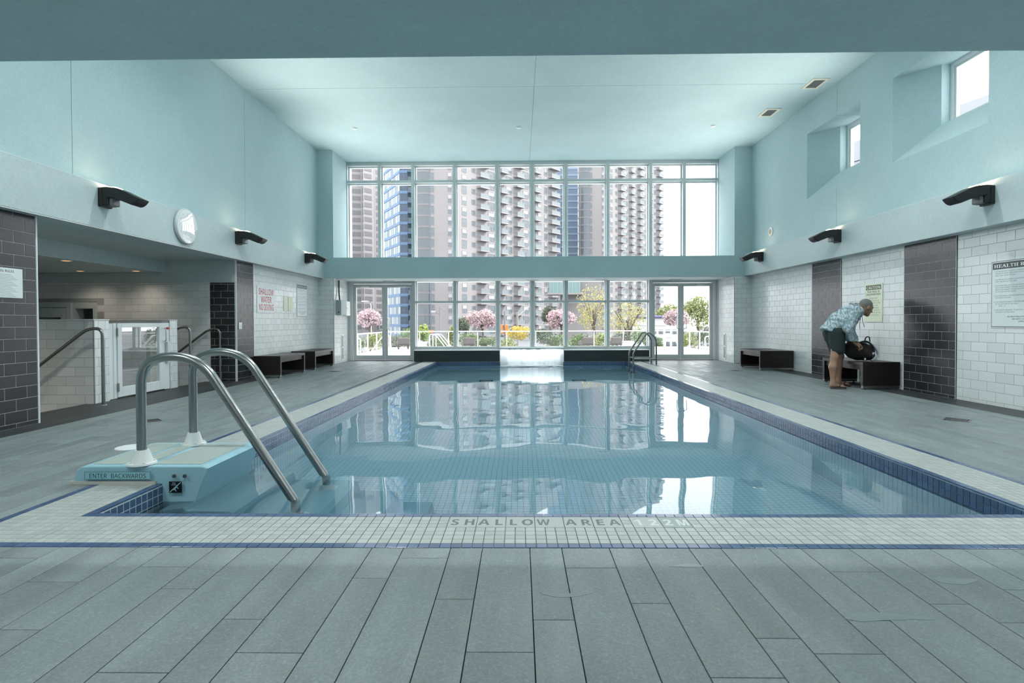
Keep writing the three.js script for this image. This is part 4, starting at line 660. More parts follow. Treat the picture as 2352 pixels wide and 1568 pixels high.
// ---- wet marks on the slate
const wet = std({ color: C(0.2, 0.245, 0.24), roughness: 0.35, bumpMap: slateBump, bumpScale: 0.002 });
[[0.72, -2.38, 0.07, 0.022, 'wet footprint below the depth mark'], [0.17, -2.12, 0.1, 0.02, 'curved wet streak on the narrow plank'], [1.3, -1.98, 0.15, 0.035, 'long wet streak across two planks'], [1.78, -2.24, 0.09, 0.035, 'wet footprint shaped like a wave'], [2.15, -2.1, 0.08, 0.018, 'thin wet smear at the edge of the deck'], [4.5, -9.6, 0.22, 0.05, 'wet patch on the deck before the far bench'], [4.35, -10.3, 0.3, 0.07, 'broad wet patch near the far bench'], [3.9, -7.2, 0.14, 0.05, 'small wet patch on the right deck']].forEach(([x, z, a, b, lab], n) => {
  const s = new THREE.Shape(), N = 26; for (let i = 0; i <= N; i++) { const t = i / N * Math.PI * 2, r = 1 + 0.1 * Math.sin(t * 3 + n) + 0.07 * Math.sin(t * 7 + 2 * n), px = a * r * Math.cos(t), pz = b * (0.75 + 0.35 * Math.cos(t + n)) * r * Math.sin(t) + 0.6 * b * (n % 2 ? 1 : -1) * (px / a) * (px / a); i ? s.lineTo(px, pz) : s.moveTo(px, pz); }
  const g = new THREE.ExtrudeGeometry(s, { depth: 0.0008, bevelEnabled: false }).rotateX(-Math.PI / 2).translate(x, 0.0002, z); single('wet_mark', lab, 'wet mark', metricUV(g), wet, 'wet marks on the slate deck');
});
// ---- benches
function bench(x0, x1, z0, z1, front, label, group) {        // front = -1: the open long side faces -x
  const t = thing('bench', label, 'bench', [0, 0, 0], 0, group), h = 0.425, th = 0.055;
  for (const z of [z0, z1 + th]) {
    const p = mesh('side_panel', rbx(x0, x1, 0.06, h, z - th, z, 0.004, 1), M.wood, t); mesh('kick_plate', rbx(x0 + 0.002, x1 - 0.002, 0.015, 0.062, z - th + 0.003, z - 0.003, 0.003, 1), M.steel, p);
    const ex = front < 0 ? x0 : x1; mesh('lit_edge', bx(ex - 0.002, ex + 0.002, 0.06, h, z - th + 0.001, z - 0.001), M.woodLit, p);  // front edges coloured lighter to imitate light from the windows
  }
  const top = mesh('seat_top', rbx(x0 + 0.004, x1, h - 0.05, h - 0.004, z1 + th, z0 - th, 0.004, 1), M.wood, t), fx = front < 0 ? x0 : x1;
  mesh('lit_edge', bx(fx - 0.003, fx + 0.003, h - 0.05, h - 0.004, z1 + th, z0 - th), M.woodLit, top);
  const ax = front < 0 ? x0 + 0.03 : x1 - 0.05; mesh('apron', rbx(ax, ax + 0.02, h - 0.13, h - 0.05, z1 + th, z0 - th - 0.05, 0.002, 1), M.woodLit, t);
  for (const [x, z] of [[x0 + 0.05, z0 - 0.03], [x1 - 0.05, z0 - 0.03], [x0 + 0.05, z1 + 0.03], [x1 - 0.05, z1 + 0.03]]) mesh('foot', cyl(0.012, 0.014, 0.018, x, 0.009, z, 10), M.black, t);
}
bench(5.27, 5.84, -8.5, -9.62, -1, 'dark brown slab bench with a bag on it below the caution sign', 'slab benches along the right wall');
bench(5.13, 5.84, -11.78, -12.86, -1, 'dark brown slab bench by the far right pier', 'slab benches along the right wall');
bench(-5.12, -4.6, -10.45, -11.66, 1, 'dark brown slab bench beneath the red sign', 'slab benches along the left wall');
bench(-5.12, -4.58, -12.18, -13.4, 1, 'dark brown slab bench beneath the left regulations board', 'slab benches along the left wall');

// ================================================================ PERSON AND BAG
const smin = (a, b, k) => { const h = Math.max(k - Math.abs(a - b), 0) / k; return Math.min(a, b) - h * h * k * 0.25; };
const capD = (p, a, b, ra, rb) => { const bx_ = b[0] - a[0], by = b[1] - a[1], bz = b[2] - a[2], px = p[0] - a[0], py = p[1] - a[1], pz = p[2] - a[2], h = clamp((px * bx_ + py * by + pz * bz) / (bx_ * bx_ + by * by + bz * bz + 1e-9), 0, 1), dx = px - bx_ * h, dy = py - by * h, dz = pz - bz * h; return Math.sqrt(dx * dx + dy * dy + dz * dz) - (ra + (rb - ra) * h); };
const ellD = (p, c, r) => { const x = (p[0] - c[0]) / r[0], y = (p[1] - c[1]) / r[1], z = (p[2] - c[2]) / r[2], k = Math.sqrt(x * x + y * y + z * z); return (k - 1) * Math.min(...r); };
const bones = (list, k) => p => { let d = 9; for (const [a, b, ra, rb] of list) d = smin(d, capD(p, a, b, ra, rb), k); return d; };
function sdfGeo(fn, lo, hi, cell) {
  const c = [0, 1, 2].map(i => (lo[i] + hi[i]) / 2), half = Math.max(...[0, 1, 2].map(i => hi[i] - lo[i])) / 2 + cell * 3, n = Math.ceil(2 * half / cell), mc = new MarchingCubes(n, undefined, false, false, 120000); mc.isolation = 0;
  const hs = n / 2, out = [0, 1, 2].map(i => (hi[i] - lo[i]) / 2 + cell * 2.5);
  for (let z = 0; z < n; z++) for (let y = 0; y < n; y++) for (let x = 0; x < n; x++) { const q = [(x - hs) / hs * half, (y - hs) / hs * half, (z - hs) / hs * half]; mc.field[x + y * n + z * n * n] = Math.abs(q[0]) > out[0] || Math.abs(q[1]) > out[1] || Math.abs(q[2]) > out[2] ? -0.2 : -fn([q[0] + c[0], q[1] + c[1], q[2] + c[2]]); }
  mc.update();
  const P = mc.positionArray.slice(0, mc.count * 3); for (let i = 0; i < P.length; i++) P[i] = P[i] * half + c[i % 3];
  let g = new THREE.BufferGeometry(); g.setAttribute('position', new THREE.BufferAttribute(P, 3)); g = mergeVertices(g, 1e-5); g.computeVertexNormals();
  // outward normals: compare with the field gradient at one vertex
  { const p = g.attributes.position, nn = g.attributes.normal; let s = 0; for (let i = 0; i < p.count; i += 97) { const q = [p.getX(i), p.getY(i), p.getZ(i)], e = cell * 0.5; s += fn([q[0] + nn.getX(i) * e, q[1] + nn.getY(i) * e, q[2] + nn.getZ(i) * e]) - fn([q[0] - nn.getX(i) * e, q[1] - nn.getY(i) * e, q[2] - nn.getZ(i) * e]); } if (s < 0) { const a = g.index.array; for (let i = 0; i < a.length; i += 3) { const t = a[i + 1]; a[i + 1] = a[i + 2]; a[i + 2] = t; } g.computeVertexNormals(); } }
  return metricKeep(g);
}
function metricKeep(g) { const p = g.attributes.position, uv = new Float32Array(p.count * 2); for (let i = 0; i < p.count; i++) { uv[2 * i] = p.getX(i) + p.getZ(i) * 0.6; uv[2 * i + 1] = p.getY(i) + p.getZ(i) * 0.3; } g.setAttribute('uv', new THREE.BufferAttribute(uv, 2)); return g; }
{
  const man = thing('person', 'man in a patterned blue shirt and dark shorts stooping over a bag', 'person');
  const skin = std({ color: C(0.33, 0.19, 0.125), roughness: 0.55 });
  const hipR = [5.0, 0.86, -8.73], hipL = [5.03, 0.86, -8.95], knR = [4.93, 0.49, -8.66], knL = [5.18, 0.49, -8.95], anR = [4.89, 0.1, -8.63], anL = [5.16, 0.1, -8.95];
  const shR = [5.27, 1.2, -8.66], shL = [5.33, 1.2, -9.03], elR = [5.1, 0.94, -8.575], elL = [5.25, 0.93, -9.1], wrR = [5.2, 0.735, -8.6], wrL = [5.37, 0.73, -8.95], neck = [5.36, 1.28, -8.84], pelvis = [5.01, 0.88, -8.84], chest = [5.27, 1.15, -8.84], head = [5.5, 1.275, -8.84];
  // one continuous body
  const body = bones([[pelvis, chest, 0.13, 0.15], [chest, neck, 0.13, 0.06], [neck, head, 0.058, 0.06], [pelvis, hipR, 0.11, 0.1], [pelvis, hipL, 0.11, 0.1], [hipR, knR, 0.088, 0.056], [hipL, knL, 0.088, 0.056], [knR, [4.895, 0.34, -8.645], 0.054, 0.058], [knL, [5.15, 0.34, -8.95], 0.054, 0.058], [[4.895, 0.34, -8.645], anR, 0.057, 0.035], [[5.15, 0.34, -8.95], anL, 0.057, 0.035], [chest, shR, 0.09, 0.07], [chest, shL, 0.09, 0.07], [shR, elR, 0.054, 0.043], [shL, elL, 0.054, 0.043], [elR, wrR, 0.042, 0.028], [elL, wrL, 0.042, 0.028],
    [anR, [4.875, 0.055, -8.625], 0.035, 0.032], [[4.875, 0.055, -8.625], [5.02, 0.045, -8.595], 0.033, 0.024], [anL, [5.14, 0.055, -8.95], 0.035, 0.032], [[5.14, 0.055, -8.95], [5.29, 0.045, -8.94], 0.033, 0.024]], 0.035);
  const parts = [sdfGeo(body, [4.8, 0.0, -9.2], [5.66, 1.42, -8.5], 0.012)];
  // feet: toes
  const toes = [];
  for (const [x, z, s] of [[5.02, -8.6, 1], [5.29, -8.945, -1]]) for (let i = 0; i < 5; i++) { const zz = z + (i - 2) * 0.017; toes.push([[x - 0.03, 0.042, zz], [x + 0.045 - (s > 0 ? 4 - i : i) * 0.008 + (i === (s > 0 ? 0 : 4) ? 0.006 : 0), 0.034, zz], 0.012, i === (s > 0 ? 0 : 4) ? 0.0115 : 0.0085]); }
  parts.push(sdfGeo(bones(toes, 0.006), [4.98, 0.015, -9.04], [5.36, 0.065, -8.54], 0.0055));
  // head, turned down towards the bag (local axes: f forward, u up)
  const f = V(0.9, -0.42, 0).normalize(), u = V(0.42, 0.9, 0).normalize(), at = (a, b, c) => [head[0] + 0.02 + f.x * a + u.x * b, head[1] + 0.0 + f.y * a + u.y * b, head[2] + c];
  const loc = p => { const x = p[0] - head[0] - 0.02, y = p[1] - head[1], z = p[2] - head[2]; return [x * f.x + y * f.y, x * u.x + y * u.y, z]; };
  const headFn = p => {
    const q = loc(p); let d = ellD(q, [-0.012, 0.035, 0], [0.098, 0.09, 0.077]); d = smin(d, ellD(q, [0.03, -0.035, 0], [0.066, 0.085, 0.06]), 0.04); d = smin(d, capD(q, [0.07, -0.1, 0], [0.075, -0.1, 0], 0.026, 0.026), 0.03);
    d = smin(d, capD(q, [0.088, 0.015, 0], [0.112, -0.028, 0], 0.009, 0.015), 0.014); d = smin(d, capD(q, [0.083, 0.03, -0.035], [0.083, 0.03, 0.035], 0.014, 0.014), 0.015);
    for (const s of [-1, 1]) { d = Math.max(d, -ellD(q, [0.099, 0.008, s * 0.031], [0.014, 0.011, 0.016])); d = smin(d, ellD(q, [0.0, -0.01, s * 0.08], [0.022, 0.034, 0.011]), 0.008); }
    d = smin(d, capD(q, [0.09, -0.058, -0.02], [0.09, -0.058, 0.02], 0.0085, 0.0085), 0.006); d = smin(d, capD(q, [0.087, -0.073, -0.017], [0.087, -0.073, 0.017], 0.009, 0.009), 0.006);
    return smin(d, capD(q, [-0.03, -0.05, 0], [-0.075, -0.12, 0], 0.055, 0.055), 0.03);
  };
  parts.push(sdfGeo(headFn, [5.36, 1.11, -8.96], [5.68, 1.43, -8.72], 0.005));
  // hands with five fingers closing on the bag handles
  for (const [w, s] of [[wrR, 1], [wrL, -1]]) {
    const P = (a, b, c) => [w[0] + a, w[1] + b, w[2] + c], list = [[P(0, 0, 0), P(0.035, -0.03, 0), 0.027, 0.03], [P(0.035, -0.03, 0), P(0.075, -0.055, 0), 0.03, 0.026]];
    for (let i = 0; i < 4; i++) { const z = s * (0.024 - i * 0.0165), l = [0.9, 1, 0.95, 0.76][i]; list.push([P(0.07, -0.055, z), P(0.07 + 0.034 * l, -0.085 * l, z), 0.0105, 0.0095], [P(0.07 + 0.034 * l, -0.085 * l, z), P(0.085 + 0.02 * l, -0.118 * l, z), 0.0095, 0.0085], [P(0.085 + 0.02 * l, -0.118 * l, z), P(0.068, -0.125 * l - 0.008, z), 0.0085, 0.0075]); }
    list.push([P(0.02, -0.03, s * 0.02), P(0.05, -0.075, s * 0.035), 0.014, 0.0115], [P(0.05, -0.075, s * 0.035), P(0.07, -0.108, s * 0.028), 0.011, 0.009]);
    parts.push(sdfGeo(bones(list, 0.008), [w[0] - 0.04, w[1] - 0.16, w[2] - 0.07], [w[0] + 0.14, w[1] + 0.04, w[2] + 0.07], 0.0042));
  }
  mesh('body', parts, skin, man);
  for (const s of [-1, 1]) mesh('eye', new THREE.SphereGeometry(0.009, 12, 8).translate(...at(0.086, 0.008, s * 0.031)), std({ color: C(0.05, 0.04, 0.035), roughness: 0.2 }), man);
  const hair = sdfGeo(p => { const q = loc(p); let d = ellD(q, [-0.016, 0.038, 0], [0.101, 0.0935, 0.0805]); d = Math.max(d, q[0] - 0.05 - q[1] * 0.12); return Math.max(d, -0.02 - q[1] - (q[0] < -0.02 ? 0.055 : 0)); }, [5.36, 1.2, -8.96], [5.66, 1.43, -8.72], 0.006);
  mesh('hair', hair, std({ color: C(0.2, 0.2, 0.195), roughness: 0.9 }), man);
  // shirt: torso and sleeves with an open hem
  const fold = p => 0.006 * Math.sin(p[0] * 42 + p[1] * 25) * Math.sin(p[1] * 31 - p[2] * 38) + 0.004 * Math.sin(p[0] * 80 - p[2] * 60 + p[1] * 50);
  const shirtFn = p => {
    let d = 9; for (const [a, b, ra, rb] of [[[4.96, 0.86, -8.84], [5.12, 1.04, -8.84], 0.165, 0.165], [[5.12, 1.04, -8.84], [5.28, 1.17, -8.84], 0.165, 0.15], [[5.28, 1.17, -8.84], [5.38, 1.265, -8.84], 0.12, 0.075], [[5.26, 1.19, -8.72], [5.28, 1.2, -8.64], 0.09, 0.075], [[5.28, 1.19, -8.94], [5.33, 1.2, -9.05], 0.09, 0.075], [shR, elR, 0.078, 0.07], [elR, [5.185, 0.765, -8.597], 0.07, 0.058], [shL, elL, 0.078, 0.07], [elL, [5.345, 0.765, -8.967], 0.07, 0.058], [[5.0, 0.86, -8.84], [5.2, 0.84, -8.84], 0.13, 0.1]]) d = smin(d, capD(p, a, b, ra, rb), 0.045);
    d += fold(p); const hem = (p[1] - (0.915 - (p[0] - 4.86) * 0.62)); if (p[2] < -8.66 || p[0] < 5.06) d = Math.max(d, -hem); else d = Math.max(d, -(p[1] - 0.74));
    return Math.max(d, -(p[1] - 0.7));
  };
  const leafTex = (() => { const a = tileNoise(512, 9, 7, 4, 0.6), b = tileNoise(512, 26, 22, 3, 0.6); return dataTex(512, i => { const v = Math.sin(a[i] * 26 + b[i] * 7), w = v > 0.4 ? 1 : v > 0 ? 0.7 : v > -0.5 ? 0.45 : 0.25; return [120 + 100 * w, 150 + 85 * w, 162 + 78 * w]; }, true, 1.5); })();
  mesh('shirt', sdfGeo(shirtFn, [4.76, 0.68, -9.2], [5.47, 1.4, -8.48], 0.0095), std({ color: C(0.72, 0.72, 0.72), roughness: 0.85, map: leafTex }), man);
  mesh('collar', [tube([[5.3, 1.31, -8.92], [5.29, 1.345, -8.84], [5.3, 1.31, -8.76], [5.4, 1.25, -8.755], [5.44, 1.2, -8.8]], 0.016, 24, 8)], std({ color: C(0.72, 0.72, 0.72), roughness: 0.85, map: leafTex }), man);
  mesh('draw_cord', [tube([[5.42, 1.17, -8.78], [5.43, 1.05, -8.77], [5.455, 0.96, -8.77]], 0.004, 12, 6), tube([[5.39, 1.12, -8.76], [5.375, 1.0, -8.76], [5.38, 0.93, -8.76]], 0.004, 12, 6)], M.darkGrey, man);
  const shortsFn = p => { let d = 9; for (const [a, b, ra, rb] of [[pelvis, [5.03, 0.8, -8.84], 0.14, 0.15], [hipR, [4.99, 0.6, -8.69], 0.115, 0.105], [hipL, [5.12, 0.6, -8.94], 0.115, 0.105]]) d = smin(d, capD(p, a, b, ra, rb), 0.04); d += 0.004 * Math.sin(p[0] * 60 + p[1] * 12) * Math.sin(p[2] * 50); return Math.max(Math.max(d, 0.535 - p[1] + (p[0] - 4.95) * 0.1), p[1] - 0.95); };
  mesh('shorts', sdfGeo(shortsFn, [4.82, 0.5, -9.14], [5.28, 0.97, -8.55], 0.009), std({ color: C(0.018, 0.028, 0.028), roughness: 0.9 }), man);
  for (const [x, z] of [[4.95, -8.608], [5.22, -8.95]]) {
    const s = new THREE.Shape(); s.moveTo(-0.115, 0); s.bezierCurveTo(-0.115, 0.05, 0.0, 0.03, 0.06, 0.05); s.bezierCurveTo(0.15, 0.06, 0.15, -0.05, 0.06, -0.05); s.bezierCurveTo(0, -0.035, -0.115, -0.05, -0.115, 0);
    mesh('sandal_sole', new THREE.ExtrudeGeometry(s, { depth: 0.016, bevelEnabled: true, bevelSize: 0.003, bevelThickness: 0.003, bevelSegments: 1 }).rotateX(-Math.PI / 2).translate(x, 0.004, z), M.darkGrey, man);
    mesh('sandal_strap', [tube([[x - 0.0, 0.03, z + 0.045], [x + 0.03, 0.072, z + 0.015], [x + 0.085, 0.05, z + 0.005], [x + 0.1, 0.022, z]], 0.007, 16, 7), tube([[x - 0.0, 0.03, z - 0.045], [x + 0.03, 0.072, z - 0.015], [x + 0.085, 0.05, z - 0.005]], 0.007, 16, 7)], M.black, man);
  }
}
{
  const bag = thing('backpack', 'black backpack with white straps held on the near right bench', 'bag', [5.4, 0.425, -8.84]);
  const bodyFn = p => { let d = ellD(p, [0.02, 0.15, 0], [0.215, 0.145, 0.15]); d = smin(d, ellD(p, [-0.08, 0.2, 0], [0.12, 0.12, 0.13]), 0.05); d = smin(d, ellD(p, [0.1, 0.1, 0.07], [0.11, 0.09, 0.1]), 0.03); return Math.max(d + 0.004 * Math.sin(p[0] * 60) * Math.sin(p[1] * 50 + p[2] * 30), -p[1] + 0.003); };
  mesh('main_pouch', sdfGeo(bodyFn, [-0.24, 0.0, -0.18], [0.26, 0.34, 0.2], 0.01), std({ color: C(0.018, 0.014, 0.013), roughness: 0.8 }), bag);
  mesh('white_strap', [tube([[0.0, 0.3, 0.09], [0.1, 0.29, 0.13], [0.2, 0.2, 0.12], [0.25, 0.1, 0.1], [0.2, 0.03, 0.12], [0.1, 0.012, 0.17]], 0.016, 40, 8)], std({ color: C(0.6, 0.62, 0.64), roughness: 0.6 }), bag);
  mesh('grab_loop', tube([[0.06, 0.28, 0.06], [0.09, 0.37, 0.06], [0.14, 0.37, 0.06], [0.15, 0.27, 0.06]], 0.009, 24, 7), M.black, bag);
  mesh('shoulder_strap', [tube([[-0.1, 0.27, 0.11], [0.05, 0.31, 0.13], [0.15, 0.2, 0.16], [0.12, 0.06, 0.18]], 0.014, 30, 8)], M.black, bag);
  mesh('buckle', [rbx(0.12, 0.15, 0.1, 0.14, 0.165, 0.185, 0.004, 1), rbx(0.0, 0.02, 0.02, 0.05, 0.16, 0.175, 0.003, 1)], M.whitePlastic, bag);
}

// ================================================================ OUTSIDE
const sun = new THREE.DirectionalLight(C(1, 0.97, 0.92), 5.5); sun.position.set(75, 62, -26); sun.target.position.set(0, 0, -14); sun.castShadow = true; sun.shadow.radius = 1.5;
Object.assign(sun.shadow.camera, { left: -60, right: 60, top: 60, bottom: -60, near: 1, far: 400 }); sun.shadow.mapSize.set(2048, 2048); scene.add(sun, sun.target);
const TY = -0.45;
struct('ground_street', 'grey street and pavement far below the terrace', 'street', bx(-190, 190, -3.6, -3, -420, -33.4), std({ color: C(0.12, 0.12, 0.125), roughness: 0.9 }));
struct('terrace', 'pale stone terrace outside the windows', 'terrace', join([bx(-7.85, 9.75, -3, TY, -33.3, ZW - 0.36), bx(XL - 0.3, XR + 0.3, TY, -0.02, ZW - 1.2, ZW - 0.12)]), std({ color: C(0.5, 0.5, 0.49), roughness: 0.85 }));
// ---- vertex coloured pieces
function tint(g, c) { g = flat(g); const n = g.attributes.position.count, a = new Float32Array(n * 3); for (let i = 0; i < n; i++) a.set(c, 3 * i); g.setAttribute('color', new THREE.BufferAttribute(a, 3)); return g; }
const VC = std({ vertexColors: true, roughness: 0.6 }), VG = std({ vertexColors: true, roughness: 0.7 });
const KON = [0.19, 0.182, 0.184], KON2 = [0.21, 0.2, 0.201], GL = [0.1, 0.125, 0.14], BL = [0.27, 0.28, 0.285], FRM = [0.2, 0.21, 0.215], GRD = [0.13, 0.155, 0.165];
function winGeo(w, h, kind) {
  const P = [tint(bx(-w / 2, w / 2, 0, h, -0.05, 0.02), kind === 2 ? BL : GL)], f = 0.065, add = (a, b, c, d) => P.push(tint(bx(a, b, c, d, 0, 0.07), FRM));
  add(-w / 2, -w / 2 + f, 0, h); add(w / 2 - f, w / 2, 0, h); add(-w / 2, w / 2, 0, f); add(-w / 2, w / 2, h - f, h);
  if (kind < 3) { add(-w / 2, w / 2, h * 0.5, h * 0.5 + f); add(-f / 2, f / 2, 0, h * 0.5); }
  if (kind === 1) P.push(tint(bx(-w / 2 + f, w / 2 - f, h * 0.52, h - f, 0, 0.03), BL)); if (kind === 2) P.push(tint(bx(-w / 2 + f, w / 2 - f, f, h * 0.5, 0, 0.03), GL));
  return join(P);
}
function balcGeo(w) {
  return join([tint(bx(-w / 2, w / 2, 0.05, 2.45, -0.05, 0.03), [0.15, 0.153, 0.16]), tint(bx(-w / 2 - 0.1, w / 2 + 0.9, -0.22, 0.05, 0, 1.5), KON2), tint(bx(-w / 2, w / 2 + 0.8, 0.05, 1.1, 1.4, 1.43), GRD), tint(bx(w / 2 + 0.77, w / 2 + 0.8, 0.05, 1.1, 0, 1.43), [0.16, 0.185, 0.185]), tint(bx(-w / 2, w / 2 + 0.82, 1.1, 1.16, 1.37, 1.45), FRM)]);  // dark flush back panel stands in for the shaded balcony recess
}
const geoCache = {}; const cached = (k, f) => geoCache[k] ??= f();
// a face of a building from p0 to p1 (x, z) seen from outside with u to the right
function face(parent, p0, p1) {
  const d = V(p1[0] - p0[0], 0, p1[1] - p0[1]), L = d.length(); d.normalize(); const n = V(-d.z, 0, d.x), m = new THREE.Matrix4().makeBasis(d, V(0, 1, 0), n);
  return { L, put(name, geo, mat, u, y, out = 0.02) { const o = mesh(name, geo, mat, parent); const q = V(p0[0], 0, p0[1]).addScaledVector(d, u).addScaledVector(n, out); o.matrixAutoUpdate = true; o.setRotationFromMatrix(m); o.position.set(q.x, y, q.z); return o; } };
}
const slab = (pts, y0, y1) => prism(pts, y0, y1, 'y');
// ---- twin concrete apartment towers
function tower(dx, dz, floors, label) {
  const t = thing('apartment_tower', label, 'tower', [dx, 0, dz], 0, 'twin concrete apartment towers'), H0 = -3, top = H0 + 2.8 * (floors + 1);
  const a = [-24.1, -140], b = [-16.55, -140], c = [11.6, -172];
  mesh('wall', slab([a, b, c, [c[0] - 9, c[1] - 20], [a[0], -165]], H0, top), std({ color: C(...KON2), roughness: 0.9 }), t);
  const f1 = face(t, a, b), f2 = face(t, b, c), kinds = [0, 1, 2, 0, 1];
  const tOf = px => { const k = (px - 1194) / 1260; return (140 * k + 16.55) / (28.15 - 32 * k) * f2.L; };
  const cols = [['w', 1062, 1072.5], ['s', 1084.5, 1092], ['b', 1096.7, 1112], ['w', 1122, 1136.5], ['b', 1145, 1156], ['w', 1163, 1176], ['b', 1181, 1193], ['w', 1202, 1213.5], ['b', 1223, 1232], ['w', 1236, 1244], ['w', 1250.5, 1257], ['b', 1260, 1275]];
  const bayR = 2.4, bayX = a[0] - 0.4;
  mesh('glass_bay', cyl(bayR, bayR, top - H0 - 2, bayX, (top + H0) / 2 - 1, a[1] - 1.6, 24), std({ color: C(0.07, 0.085, 0.095), roughness: 0.15 }), t);
  for (let k = 0; k < floors; k++) {
    const y = H0 + 0.9 + 2.8 * k;
    for (const u of [1.83, 6.34]) f1.put('window', cached('w' + (k * 3 + (u > 3 ? 1 : 0)) % 3, () => winGeo(1.02, 2.1, (k * 3 + (u > 3 ? 1 : 0)) % 3)), VC, u, y);
    mesh('bay_band', cached('band', () => cyl(bayR + 0.06, bayR + 0.06, 0.5, 0, 0, 0, 24)), cached('bandm', () => std({ color: C(0.13, 0.13, 0.135), roughness: 0.6 })), t).position.set(bayX, y - 0.5, a[1] - 1.6);
    cols.forEach(([kind, p, q], i) => {
      const u0 = tOf(p), u1 = tOf(q), w = u1 - u0, u = (u0 + u1) / 2;
      if (kind === 'b') f2.put('balcony', cached('b' + i, () => balcGeo(w)), VC, u, y - 0.3); else if (kind === 's') f2.put('window', cached('s', () => winGeo(w, 1.1, 3)), VC, u, y + 0.7); else { const v = kinds[(k + i) % 5]; f2.put('window', cached('w' + i + '_' + v, () => winGeo(w, 2.1, v)), VC, u, y); }
    });
  }
  return t;
}
tower(0, 0, 20, 'pale concrete apartment tower with stacked balconies next to the blue glass tower');
tower(48.55, -63, 27, 'pale concrete apartment tower with stacked balconies against open sky');
// ---- blue glass tower
{
  const t = thing('glass_tower', 'blue glass office tower between two concrete towers', 'tower'), P0 = [-41.5, -165], P1 = [-32.7, -150], P2 = [-30.6, -150], top = 56;
  mesh('core', slab([P0, P1, P2, [-27.6, -156], [-27.6, -190], [-41, -190]], -3, top), std({ color: C(0.1, 0.155, 0.22), roughness: 0.35 }), t);
  const f1 = face(t, P0, P1), f2 = face(t, P1, P2), f3 = face(t, P2, [-28.4, -150.9]);
  const pale = [0.25, 0.29, 0.31], deep = [0.045, 0.065, 0.1], band = std({ color: C(0.1, 0.165, 0.26), roughness: 0.85 });
  const pane = (w, h, c) => tint(bx(-w / 2, w / 2, 0, h, 0, 0.05), c);
  for (let k = 0; k < 19; k++) {
    const y = -2.2 + 2.8 * k, n = 9, w = f1.L / n;
    f1.put('spandrel', cached('sp1', () => bx(-f1.L / 2, f1.L / 2, -0.75, 0, 0, 0.12)), band, f1.L / 2, y); f2.put('spandrel', cached('sp2', () => bx(-f2.L / 2, f2.L / 2, -0.75, 0, 0, 0.12)), band, f2.L / 2, y); f3.put('spandrel', cached('sp3', () => bx(-f3.L / 2, f3.L / 2, -0.5, 0, 0, 0.4)), band, f3.L / 2, y);
    for (let i = 0; i < n; i++) f1.put('pane', cached('pn' + (i * 7 + k * 3) % 4, () => pane(w - 0.22, 1.95, [pale, [0.2, 0.245, 0.27], [0.29, 0.325, 0.34], [0.13, 0.175, 0.21]][(i * 7 + k * 3) % 4])), VG, (i + 0.5) * w, y + 0.02);
    for (let i = 0; i < 2; i++) for (let j = 0; j < 2; j++) f2.put('pane', cached('pd', () => pane(f2.L / 2 - 0.1, 0.95, deep)), VG, (i + 0.5) * f2.L / 2, y + 0.03 + j * 1.02);
    f3.put('pane', cached('pc', () => pane(f3.L - 0.1, 1.0, [0.1, 0.15, 0.17])), VG, f3.L / 2, y + 0.02, 0.35);
  }
}
{
  const t = thing('far_glass_tower', 'distant blue glass tower in the gap between the concrete towers', 'tower', [0, 0, -262]);
  mesh('core', bx(13, 28, -3, 95, -14, 0), std({ color: C(0.09, 0.13, 0.19), roughness: 0.4 }), t);
  const bandm = std({ color: C(0.15, 0.21, 0.28), roughness: 0.5 }); for (let k = 0; k < 30; k++) mesh('spandrel', cached('fsp', () => bx(13, 28, 0, 0.9, 0, 0.15)), bandm, t).position.y = -1 + k * 3.1;
}
// ---- brown banded tower at the left
{
  const t = thing('banded_tower', 'grey brown apartment tower with wide ribbon windows beside the blue tower', 'tower'), Z = -214, a = [-70, Z + 2], b = [-59.3, Z - 2], c = [-52, Z - 10];
  mesh('wall', slab([a, b, c, [-54, -240], [-72, -240]], -3, 75), std({ color: C(0.24, 0.228, 0.228), roughness: 0.9 }), t);
  const f1 = face(t, a, b), f2 = face(t, b, c), rib = (w) => join([tint(bx(-w / 2, w / 2, 0, 1.7, -0.05, 0.05), [0.12, 0.12, 0.13]), ...[0.27, 0.52, 0.77].map(q => tint(bx(-w / 2 + q * w - 0.04, -w / 2 + q * w + 0.04, 0, 1.7, 0, 0.09), [0.16, 0.16, 0.17]))]);
  mesh('bay_column', slab([[-61.6, Z - 1], [-60.4, Z + 1.8], [-57.6, Z - 1.2], [-58, Z - 4]], -3, 75), std({ color: C(0.25, 0.24, 0.24), roughness: 0.9 }), t);
  const f3 = face(t, [-61.6, Z - 1], [-60.4, Z + 1.8]), f4 = face(t, [-60.4, Z + 1.8], [-57.6, Z - 1.2]);
  for (let k = 0; k < 25; k++) { const y = -1.6 + 2.8 * k; f1.put('window', cached('rb1', () => rib(4.3)), VC, 6.1, y); f1.put('window', cached('rb0', () => rib(3)), VC, 1.8, y); f3.put('window', cached('rb3', () => rib(2.4)), VC, f3.L / 2, y, 0.05); f4.put('window', cached('rb4', () => rib(3.2)), VC, f4.L / 2, y, 0.05); f2.put('window', cached('rb2', () => rib(2.6)), VC, f2.L * 0.42, y); f2.put('window', cached('rb2', () => rib(2.6)), VC, f2.L * 0.78, y); }
}
